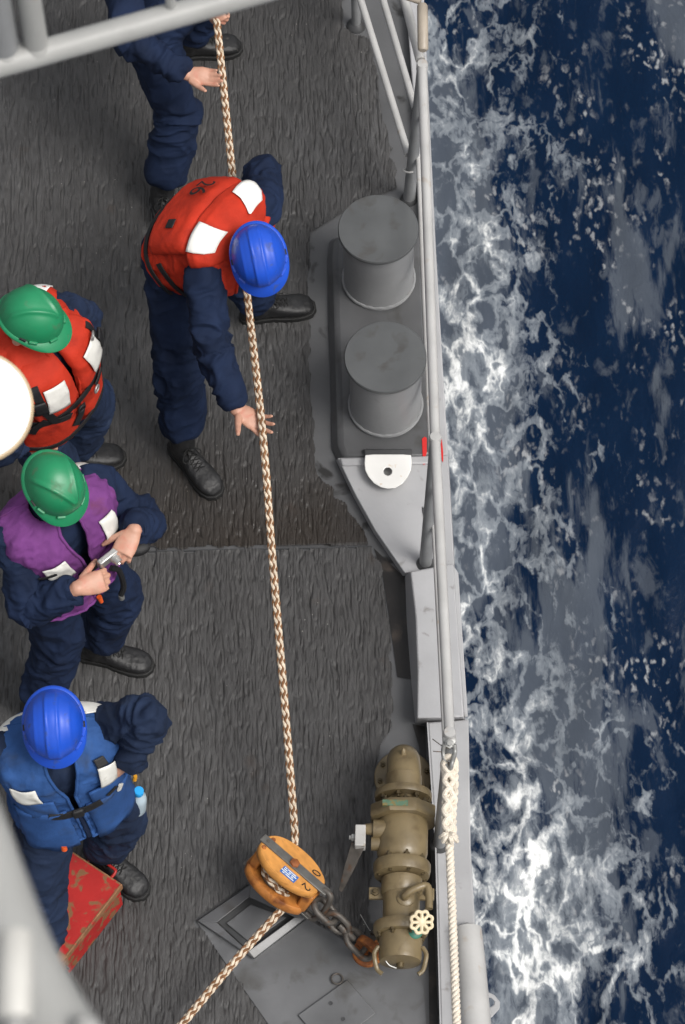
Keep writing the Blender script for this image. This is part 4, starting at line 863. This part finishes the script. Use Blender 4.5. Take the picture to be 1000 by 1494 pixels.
def person(label, sp):
    """sp: pixel + height of each joint, facing angles; returns (root, torso)"""
    J = {k: P(*v) for k, v in sp['j'].items()}; pel, neck = J['pelvis'], J['neck']
    hipf = azv(sp['hip_az']); shf = azv(sp['sho_az']); rh = hipf.cross(Vector((0, 0, 1))); T = Torso(pel, neck, rh, shf.cross(Vector((0, 0, 1))), sp.get('bend', .45))
    _, rsx, fsx, dsx = T.frame(.9); sc = neck-dsx*.075
    rs, ls = (J['rsho'] if 'rsho' in J else sc+rsx*.175), (J['lsho'] if 'lsho' in J else sc-rsx*.175)
    rhp, lhp = pel+rh*.095-Vector((0, 0, .03)), pel-rh*.095-Vector((0, 0, .03))
    g = Vector(((J['rank'].x+J['lank'].x)/2, (J['rank'].y+J['lank'].y)/2, 0)); root = thing('person', g, label, 'person', sp.get('group'))
    def mid(k, a, c): return near_ray(*sp['h'][k], (a+c)/2)
    re = ik(rs, J['rwri'], .29, .265, mid('relb', rs, J['rwri'])); le = ik(ls, J['lwri'], .29, .265, mid('lelb', ls, J['lwri']))
    rk = ik(rhp, J['rank'], .435, .425, mid('rkne', rhp, J['rank'])); lk = ik(lhp, J['lank'], .435, .425, mid('lkne', lhp, J['lank']))
    for k, (ep, s1, wp, s2) in sp.get('c', {}).items():
        e_ = reach(rs if k == 'r' else ls, ep, .285, s1); w_ = reach(e_, wp, sp.get('L2', .255), s2); J[k+'wri'] = w_
        if k == 'r': re = e_
        else: le = e_
        print('ARM', k, [round(v, 2) for v in e_], [round(v, 2) for v in w_], pixel(e_), pixel(w_))
    # --- coveralls
    mb = MB(); n = 36
    mb.loft([[T.pt(2*math.pi*k/n, t) for k in range(n)] for t in np.linspace(-.30, 1.06, 26)])
    sl = sp.get('sleeve', .93)
    for s_, e_, w_ in ((rs, re, J['rwri']), (ls, le, J['lwri'])):
        c_ = e_.lerp(w_, sl); inn = s_+(T.frame(.8)[0]-s_)*.45; mb.tube(spline([inn, s_, s_.lerp(e_, .5), e_, e_.lerp(w_, .5), c_], 6), list(np.interp(np.linspace(0, 5, 31), range(6), [.080, .076, .067, .062, .056, .047])), 20)
    for h_, k_, a_ in ((rhp, rk, J['rank']), (lhp, lk, J['lank'])):
        c_ = k_.lerp(a_, .78); mb.tube(spline([h_+Vector((0, 0, .06)), h_, h_.lerp(k_, .5), k_, k_.lerp(c_, .55), c_.lerp(k_, .1), c_], 6), list(np.interp(np.linspace(0, 6, 37), range(7), [.09, .112, .104, .088, .092, .088, .064])), 22)
    me = remesh(mb, .0068, 7, 'coveralls')
    bones = [(rs, re), (re, J['rwri']), (ls, le), (le, J['lwri']), (rhp, rk), (rk, J['rank']), (lhp, lk), (lk, J['lank']), (pel, neck)]
    jt = [(re, 1, .12), (le, 1, .12), (rk, .8, .15), (lk, .8, .15), (rs, .6, .12), (ls, .6, .12), (rhp, .7, .14), (lhp, .7, .14), (J['rank'], .55, .2), (J['lank'], .55, .2), (J['rwri'], .7, .12), (J['lwri'], .7, .12)]
    limb_wrinkle(me, bones, jt, 1.0, sp['seed']*11.)
    o = obj('coveralls', me, sp.get('cloth', navy), root)
    for e_, w_ in ((re, J['rwri']), (le, J['lwri'])):
        d_ = (w_-e_).normalized(); c_ = e_.lerp(w_, sl); obj('cuff', MB().lathe(c_-d_*.03, d_, [(.046, -.02), (.0485, -.015), (.047, .02), (.0455, .035), (.040, .036), (.036, .0)], 22, caps=False), sp.get('cloth', navy), o)
    # --- body: one continuous skin surface (head, neck, trunk core, arms, five-fingered hands)
    bm_ = MB(); hd = J['head']; hf = azv(sp['head_az'], sp['head_pitch']); hu = Vector((0, 0, 1)); hu = (hu-hf*hu.dot(hf)).normalized()
    if 'head_roll' in sp: hu = Matrix.Rotation(R(sp['head_roll']), 3, hf) @ hu
    hx = hf.cross(hu)
    bm_.ell(hd, hx*.077, hf*.097, hu*.112); bm_.ell(hd-hu*.055+hf*.03, hx*.06, hf*.066, hu*.066); bm_.ell(hd-hu*.095+hf*.062, hx*.03, hf*.026, hu*.024)
    bm_.tube([hd-hu*.015+hf*.098, hd-hu*.03+hf*.113, hd-hu*.04+hf*.103], [.009, .014, .014], 10); bm_.ell(hd-hu*.072+hf*.092, hx*.024, hf*.01, hu*.0055); bm_.ell(hd-hu*.061+hf*.093, hx*.023, hf*.009, hu*.005)
    for s_ in (1, -1): bm_.ell(hd+hx*s_*.081-hu*.02-hf*.005, hx*.010, hf*.02, hu*.033); bm_.ell(hd+hx*s_*.032+hf*.085+hu*.012, hx*.022, hf*.012, hu*.008)
    bm_.tube([hd-hu*.06-hf*.01, (hd+neck)/2-hu*.01, neck, neck+(T.frame(.8)[0]-neck)*.6], [.062, .06, .066, .08], 18)
    bm_.loft([[T.pt(2*math.pi*k/20, t, -.04) for k in range(20)] for t in np.linspace(-.2, .97, 14)])
    for s_, e_, w_ in ((rs, re, J['rwri']), (ls, le, J['lwri'])): bm_.tube(spline([s_+(T.frame(.8)[0]-s_)*.5, s_, e_, w_], 5), list(np.interp(np.linspace(0, 3, 16), range(4), [.055, .05, .043, .027])), 14)
    for h_, k_, a_ in ((rhp, rk, J['rank']), (lhp, lk, J['lank'])): bm_.tube([h_+Vector((0, 0, .05)), h_, k_, a_], [.06, .075, .055, .035], 14)
    for side, key in ((1, 'rhand'), (-1, 'lhand')):
        hs_ = sp[key]; w_ = J['rwri' if side > 0 else 'lwri']; tgt = P(*hs_['to'][:2], w_.z+hs_['tz'] if 'tz' in hs_ else hs_['to'][2]) if 'to' in hs_ else None; d_ = (tgt-w_) if tgt else Vector(hs_['d']); hand(bm_, w_, d_, Vector(hs_['n']), side, **hs_.get('k', {}))
    me = remesh(bm_, .0042, 3, 'body'); obj('body', me, skin, root)
    hb = MB(); hb.ell(hd+hu*.012-hf*.012, hx*.082, hf*.094, hu*.11); hm = remesh(hb, .008, 1, 'hair'); co, no = getv(hm); loc = co-np.array(hd); keep = (loc@np.array(hf) < .035) | (loc@np.array(hu) > .06); setv(hm, np.where(keep[:, None], co, np.array(hd)+(co-np.array(hd))*.8)); obj('hair', hm, hair, root)
    for s_ in (1, -1):
        e_ = obj('eye', MB().ell(hd+hx*s_*.032+hf*.083-hu*.004, hx*.0125, hf*.0125, hu*.0125, 14, 10), eye_m, root); obj('iris', MB().lathe(hd+hx*s_*.032+hf*.0945-hu*.004, hf, [(.0056, 0), (.004, .0014), (.001, .0018)], 12), hair, e_)
    helmet(root, hd+hu*.048+hf*.004, hf, hu, sp['hat'], sp['style'])
    for k_, a_, key in ((rk, J['rank'], 'rtoe'), (lk, J['lank'], 'ltoe')): boot(root, a_, P(*sp[key], 0)-Vector((a_.x, a_.y, 0)), k_-a_)
    collar = MB(); cr = []
    for t, o_ in ((1.0, -.005), (1.07, .0), (1.12, .006), (1.13, .012), (1.08, .018), (1.02, .014)): cr.append([T.pt(u, t, o_) for u in np.linspace(math.pi/2+.35, math.pi/2+2*math.pi-.35, 30)])
    c_o = obj('collar', collar.loft(cr, caps=False, closed=False), sp.get('cloth', navy), root); s = c_o.modifiers.new('s', 'SOLIDIFY'); s.thickness = .004
    sp['out'] = dict(re=re, le=le, rs=rs, ls=ls, rk=rk, lk=lk, J=J); return root, T
PI2 = math.pi/2
# ---- P2: leaning over the rope in a red life vest
sp = dict(seed=2, j=dict(pelvis=(268, 356, .95), neck=(354, 358, 1.16), head=(377, 369, 1.28), rsho=(300, 408, 1.14), lsho=(380, 304, 1.14), rwri=(346, 597, .76), lwri=(349, 318, .80), rank=(268, 655, .10), lank=(380, 445, .10)),
          h=dict(relb=(306, 505), lelb=(404, 232), rkne=(262, 545), lkne=(372, 385)), c=dict(l=((384, 258), -1, (352, 318), -1)), hip_az=-36, sho_az=-46, head_az=-78, head_pitch=38, head_roll=6, bend=.12,
          rhand=dict(to=(384, 622, .735), n=(.15, -.1, 1), k=dict(fc=[(8, 14, 10), (14, 18, 12), (16, 20, 14), (20, 22, 16)], spread=9, k=1.12, thumb=(62, 10))), lhand=dict(to=(345, 345, .80), n=(-.9, 0, .2), k=dict(curl=(60, 70, 45))),
          rtoe=(322, 730), ltoe=(452, 452), hat=blue_hat, style='ridge')
p2, T = person('person bending over the rope in a red numbered life vest and blue hard hat', sp)
BK = -PI2; KAP2 = [(t, a-.022, b-.02, c-.022) for t, a, b, c in KAPOK]
v2 = vest(T, KAP2, red_cloth, p2, .75, .10, 3, puff=.012, t0=.02)
yk = pad(T, KAP2, BK-1.30, BK+1.30, .82, 1.15, .042, red_cloth, 'yoke_pad', v2, 5); bp_ = pad(T, KAP2, BK-1.0, BK+1.0, .22, .86, .055, red_cloth, 'back_pad', v2, 8, skew=.0)
surf_text(T, KAP2, BK-.16, .66, .105, 0, .071, '26', ink, v2); surf_patch(T, KAP2, BK+.42, .60, .040, .038, 0, .067, black, 'webbing_tab', v2, wr=0)
surf_patch(T, KAP2, BK-.62, 1.03, .125, .078, 14, .056, tape_bright, 'reflective_patch', v2, wr=.001); surf_patch(T, KAP2, BK+.62, 1.0, .12, .08, -6, .056, tape_bright, 'reflective_patch', v2, wr=.001)
surf_strap(T, KAP2, [(BK-1.9, .11), (BK-1, .105), (BK, .10), (BK+1, .105), (BK+1.9, .11)], .022, .012, black, 'waist_strap', v2); surf_strap(T, KAP2, [(BK+1.2, .28), (BK+1.9, .34), (BK+2.6, .36)], .028, .012, black, 'side_strap', v2); surf_strap(T, KAP2, [(BK-1.35, .62), (BK-1.9, .7), (BK-2.4, .72)], .045, .016, black, 'side_strap', v2)
# ---- P1: hauling at the top of the frame
sp = dict(seed=5, j=dict(pelvis=(236, 14, .88), neck=(205, -112, 1.34), head=(222, -138, 1.50), rsho=(172, -42, 1.24), lsho=(236, -115, 1.30), rwri=(272, 108, .96), lwri=(306, 4, 1.06), rank=(236, 288, .10), lank=(276, 62, .10)),
          h=dict(relb=(196, 70), lelb=(300, -90), rkne=(242, 165), lkne=(290, 5)), hip_az=-40, sho_az=-35, head_az=-40, head_pitch=30, bend=.4,
          rhand=dict(to=(330, 116, .955), n=(-.1, -.45, .85), k=dict(curl=(12, 16, 12), spread=2, thumb=(30, 15))), lhand=dict(to=(318, 24, 1.02), n=(.5, -.3, -.6), k=dict(curl=(55, 70, 40))),
          rtoe=(250, 345), ltoe=(320, 76), hat=blue_hat, style='ridge')
p1, T = person('person at top frame edge hauling on the rope, only legs and arms in view', sp); v1 = vest(T, KAP2, red_cloth, p1, .75, .1, 17, puff=.012, t0=.60); pad(T, KAP2, BK-1.05, BK+1.05, .62, .95, .05, red_cloth, 'back_pad', v1, 18)
# ---- P3: green hard hat, red life vest, at left
sp = dict(seed=8, j=dict(pelvis=(62, 584, .93), neck=(46, 492, 1.43), head=(40, 471, 1.60), rwri=(42, 640, .90), lwri=(105, 545, .86), rank=(38, 790, .10), lank=(100, 665, .10)),
          h=dict(relb=(15, 620), lelb=(110, 470), rkne=(70, 690), lkne=(115, 600)), hip_az=-35, sho_az=-36, head_az=-22, head_pitch=18, head_roll=-3, bend=.3,
          rhand=dict(d=(.3, -.4, -.8), n=(.3, .9, 0), k={}), lhand=dict(d=(.2, -.1, -1), n=(-.5, -.8, 0), k={}), rtoe=(80, 830), ltoe=(150, 674), hat=green_hat, style='vee', cloth=navy_worn)
p3, T = person('person in green hard hat and red life vest beside the white floodlight', sp)
KAP3 = [(t, x_-.024, y_-.022, z_-.018) for t, x_, y_, z_ in KAPOK]
v3 = vest(T, KAP3, red_cloth, p3, .16, .02, 23, puff=.013); FR = PI2
for s_ in (1, -1): pad(T, KAP3, FR+s_*.95, FR+s_*.025, .50, 1.06, .034, red_cloth, 'chest_pad', v3, 25+s_); pad(T, KAP3, FR+s_*1.35, FR+s_*.02, -.02, .50, .034, red_cloth, 'belly_pad', v3, 35+s_)
pad(T, KAP3, BK-1.5, BK+1.5, .80, 1.13, .035, red_cloth, 'collar_pad', v3, 45)
for s_, tt in ((1, .80), (-1, .80)): surf_patch(T, KAP3, FR+s_*.40, tt, .10, .125, s_*8, .050, tape, 'reflective_patch', v3, wr=.002)
for s_ in (1, -1): surf_patch(T, KAP3, BK+s_*.95, 1.0, .11, .085, 0, .042, tape_bright, 'reflective_patch', v3, wr=.001)
surf_strap(T, KAP3, [(FR-1.25, .50), (FR-.6, .49), (FR, .48), (FR+.6, .49), (FR+1.25, .5)], .034, .03, black, 'chest_strap', v3); surf_strap(T, KAP3, [(FR-1.5, .13), (FR-.6, .12), (FR, .12), (FR+1.5, .13)], .022, .04, black, 'waist_strap', v3)
for s_ in (1, -1):
    surf_strap(T, KAP3, [(FR+s_*.70, .98), (FR+s_*.72, .75), (FR+s_*.55, .52), (FR+s_*.25, .45)], .034, .042, black, 'harness_strap', v3); surf_patch(T, KAP3, FR+s_*.73, .80, .05, .06, 0, .052, black, 'buckle', v3, th=.012, wr=0)
surf_strap(T, KAP3, [(FR-1.25, .72), (FR-.9, .70), (FR-.6, .66)], .03, .036, black, 'shoulder_strap', v3); surf_strap(T, KAP3, [(FR-.72, .58), (FR-.95, .48), (FR-1.05, .38)], .03, .04, black, 'hanging_strap', v3); surf_strap(T, KAP3, [(FR-.05, .46), (FR-.08, .34), (FR-.2, .25)], .035, .045, black, 'hanging_strap', v3)
for k, (u_, t_) in enumerate(((FR-.1, .49), (FR+.15, .50), (FR+.5, .95))): obj('snap_hook', ring(T.pt(u_, t_, .06, KAP3), T.pt(u_, t_, .1, KAP3)-T.pt(u_, t_, 0, KAP3), .017, .004, 20), galv if k else black, v3)
# ---- P4: purple vest, looking at a small camera
sp = dict(seed=11, j=dict(pelvis=(92, 820, .96), neck=(80, 742, 1.42), head=(72, 705, 1.61), rsho=(20, 782, 1.36), lsho=(134, 702, 1.36), rwri=(112, 858, 1.20), lwri=(205, 786, 1.24), rank=(55, 1035, .10), lank=(140, 945, .10)),
          h=dict(relb=(30, 900), lelb=(232, 768), rkne=(92, 930), lkne=(152, 872)), c=dict(r=((42, 884), -1, (114, 858), 1), l=((208, 760), -1, (196, 774), 1)), hip_az=-42, sho_az=-56, head_az=-50, head_pitch=36, head_roll=0, bend=.25,
          L2=.235, rhand=dict(d=(.9, .3, -.05), n=(.1, .55, -.85), k=dict(curl=(40, 62, 45), thumb=(36, 20), spread=3, k=1.12)), lhand=dict(d=(-.45, -.8, -.2), n=(-.1, .25, -1), k=dict(curl=(34, 52, 38), thumb=(42, 20), spread=7, k=1.1)),
          rtoe=(90, 1080), ltoe=(224, 977), hat=green_hat, style='vee')
p4, T = person('person in purple vest and green hard hat holding a small silver camera', sp); o4 = sp['out']
v4 = vest(T, VEST, purple, p4, .20, .04, 51, puff=.015, tV=.70)
surf_patch(T, VEST, FR-.42, .74, .10, .105, 8, .024, tape, 'reflective_patch', v4, wr=.005); surf_patch(T, VEST, FR+.50, .86, .075, .12, -4, .024, tape, 'reflective_patch', v4, wr=.003)
surf_patch(T, VEST, BK-.75, 1.02, .09, .12, 0, .012, tape, 'reflective_patch', v4, wr=.003); surf_patch(T, VEST, FR-.62, .755, .075, .014, 8, .026, black, 'pocket_slot', v4, wr=0)
for s_ in (1, -1):
    pk = surf_patch(T, VEST, FR+s_*.55, .36, .15, .20, 0, .012, purple, 'pocket', v4, th=.010, wr=.004); surf_patch(T, VEST, FR+s_*.55, .49, .16, .05, s_*4, .020, purple, 'pocket_flap', v4, th=.006, wr=.003)
obj('buckle', MB().box(T.pt(FR, .50, .012, VEST), T.frame(.5)[1]*.032, T.frame(.5)[3]*.022, T.frame(.5)[2]*.014), black, v4, bevel=.008)
for s_ in (1, -1): surf_strap(T, VEST, [(FR, .50), (FR+s_*.18, .52), (FR+s_*.3, .47)], .022, .014, black, 'buckle_strap', v4)
obj('zip_pull', MB().tube([T.pt(FR-.02, -.06, .02, VEST), T.pt(FR-.02, -.13, .03, VEST)], [.011, .008], 8), orange, v4)
hs0 = T.pt(FR+.35, .05, .03, VEST); fob = thing('key_strap', hs0, 'black webbing key strap hanging from the purple vest front', 'strap'); obj('webbing', MB().tube(spline([T.pt(FR+.25, .22, .02, VEST), hs0, T.pt(FR+.3, -.16, .05, VEST), T.pt(FR+.22, -.26, .05, VEST)], 8), [.012]*25, 8), black, fob); obj('clip', MB().lathe(T.pt(FR+.22, -.26, .05, VEST), (0, 0, -1), [(.012, 0), (.012, .03), (.005, .034)], 10), galv, fob)
zc = (o4['J']['rwri'].z+o4['J']['lwri'].z)/2-.01; print('ZC', zc); ca, cb = P(143, 826, zc), P(175, 801, zc); cx_ = (cb-ca).normalized(); cz_ = Vector((0, 0, 1)); cy_ = cz_.cross(cx_)
tilt = Matrix.Rotation(R(8), 3, cx_); cy_ = tilt @ cy_; cz_ = tilt @ cz_; cc = (ca+cb)/2
cmo = thing('compact_camera', cc, 'small silver compact camera held up in two hands by the purple-vested person', 'camera')
obj('body', MB().box(cc, cx_*.05, cy_*.0125, cz_*.029), silver, cmo, bevel=.005); obj('lens', MB().lathe(cc+cx_*.018, -cy_, [(.021, .012), (.021, .026), (.017, .027), (.017, .042), (.014, .043), (.012, .038), (.001, .037)], 28), silver, cmo)
obj('screen', MB().box(cc-cx_*.008+cy_*.0135, cx_*.028, cy_*.001, cz_*.021), ink, cmo); obj('shutter_button', MB().lathe(cc+cz_*.029-cx_*.03, cz_, [(.006, 0), (.0055, .003), (.001, .0035)], 12), silver, cmo); obj('flash', MB().box(cc+cx_*.018-cy_*.0126+cz_*.02, cx_*.009, cy_*.001, cz_*.004), label_white, cmo)
pc = P(201, 800, o4['J']['lwri'].z-.07); pou = thing('camera_case', pc, 'small black camera case dangling from the hand holding the camera', 'case'); obj('case', remesh(MB().ell(pc, (.05, .012, 0), (-.008, .032, 0), (0, 0, .026)), .005, 2), black, pou); obj('cord', MB().tube(spline([pc+Vector((.04, 0, .01)), pc+Vector((.07, .0, .0)), pc+Vector((.068, -.04, -.02)), pc+Vector((.06, -.06, -.04))], 6), .0028, 6), black, pou)
# ---- P5: blue vest, hand on hip
sp = dict(seed=14, j=dict(pelvis=(102, 1152, .97), neck=(82, 1078, 1.42), head=(80, 1050, 1.61), rsho=(10, 1094, 1.36), lsho=(146, 1058, 1.36), rwri=(-28, 1205, .95), lwri=(186, 1140, 1.00), rank=(64, 1392, .10), lank=(148, 1243, .10)),
          h=dict(relb=(-80, 1130), lelb=(245, 1052), rkne=(58, 1300), lkne=(182, 1192)), c=dict(l=((218, 1046), 1, (186, 1112), -1)), hip_az=-68, sho_az=-80, head_az=-88, head_pitch=36, bend=.2, sleeve=1.0,
          rhand=dict(d=(.2, -.3, -.9), n=(.8, .2, 0), k={}), lhand=dict(d=(-.6, -.3, -.35), n=(-.5, .7, -.2), k=dict(curl=(40, 45, 30))), rtoe=(95, 1450), ltoe=(214, 1310), hat=blue_hat, style='ridge', cloth=navy_worn)
p5, T = person('person in blue vest and blue hard hat, hand on hip, over the red tool box', sp)
v5 = vest(T, VEST, bluevest, p5, .24, .035, 71, puff=.014, tV=.68)
surf_patch(T, VEST, FR-.60, .80, .105, .075, 6, .021, tape, 'reflective_patch', v5, wr=.003); surf_patch(T, VEST, FR+.58, .84, .072, .105, -6, .021, tape, 'reflective_patch', v5, wr=.002)
surf_patch(T, VEST, FR+.55, 1.0, .042, .03, 0, .023, black, 'velcro_tab', v5, wr=0); surf_patch(T, VEST, FR+.55, .56, .05, .022, 25, .020, black, 'pocket_slot', v5, wr=0)
surf_strap(T, VEST, [(FR+.72, .56), (FR+.80, .50), (FR+.72, .45), (FR+.66, .48), (FR+.74, .55)], .009, .021, tape, 'chalk_mark', v5)
for s_ in (1, -1):
    surf_patch(T, VEST, FR+s_*.62, .16, .20, .30, 0, .012, bluevest, 'pocket', v5, th=.012, wr=.005); surf_patch(T, VEST, BK+s_*.7, 1.06, .13, .045, 0, .012, tape, 'reflective_patch', v5, wr=.001)
    pk = surf_patch(T, VEST, FR+s_*.58, .56, .15, .13, 0, .011, bluevest, 'pocket', v5, th=.008, wr=.003)
surf_strap(T, VEST, [(FR-.38, .47), (FR-.15, .44), (FR+.1, .45), (FR+.32, .47)], .045, .018, black, 'buckle_strap', v5); obj('buckle', MB().box(T.pt(FR, .45, .022, VEST), T.frame(.45)[1]*.022, T.frame(.45)[3]*.026, T.frame(.45)[2]*.010), black, v5, bevel=.007)
surf_strap(T, VEST, [(FR, .40), (FR, -.09)], .014, .013, navy, 'zip', v5); obj('zip_toggle', MB().tube([T.pt(FR-.35, -.10, .015, VEST), T.pt(FR-.35, -.15, .02, VEST)], [.011, .012], 10), orange, v5); obj('pen_cap', MB().tube([T.pt(FR+1.15, .22, .03, VEST), T.pt(FR+1.2, .27, .035, VEST)], [.008, .008], 8), yellow, v5)
bt = P(197, 1160, .87); wb = thing('water_bottle', bt, 'plastic water bottle with bright blue cap in the blue-vested persons pocket', 'bottle'); obj('bottle', MB().lathe(bt-Vector((0, 0, .14)), (0.1, 0, 1), [(.03, 0), (.033, .01), (.033, .10), (.028, .13), (.016, .15), (.014, .165)], 24), clear_pl, wb); obj('cap', MB().lathe(bt+Vector((.0155, 0, .016)), (.1, 0, 1), [(.0185, 0), (.019, .002), (.019, .024), (.017, .027), (.001, .0275)], 28), cap_blue, wb)
pkc = remesh(MB().ell(bt-Vector((.035, 0, .075)), (.058, 0, 0), (0, .062, 0), (0, 0, .115)), .008, 3); cloth_noise(pkc, .006, 14); obj('cargo_pocket', pkc, navy_worn, p5)
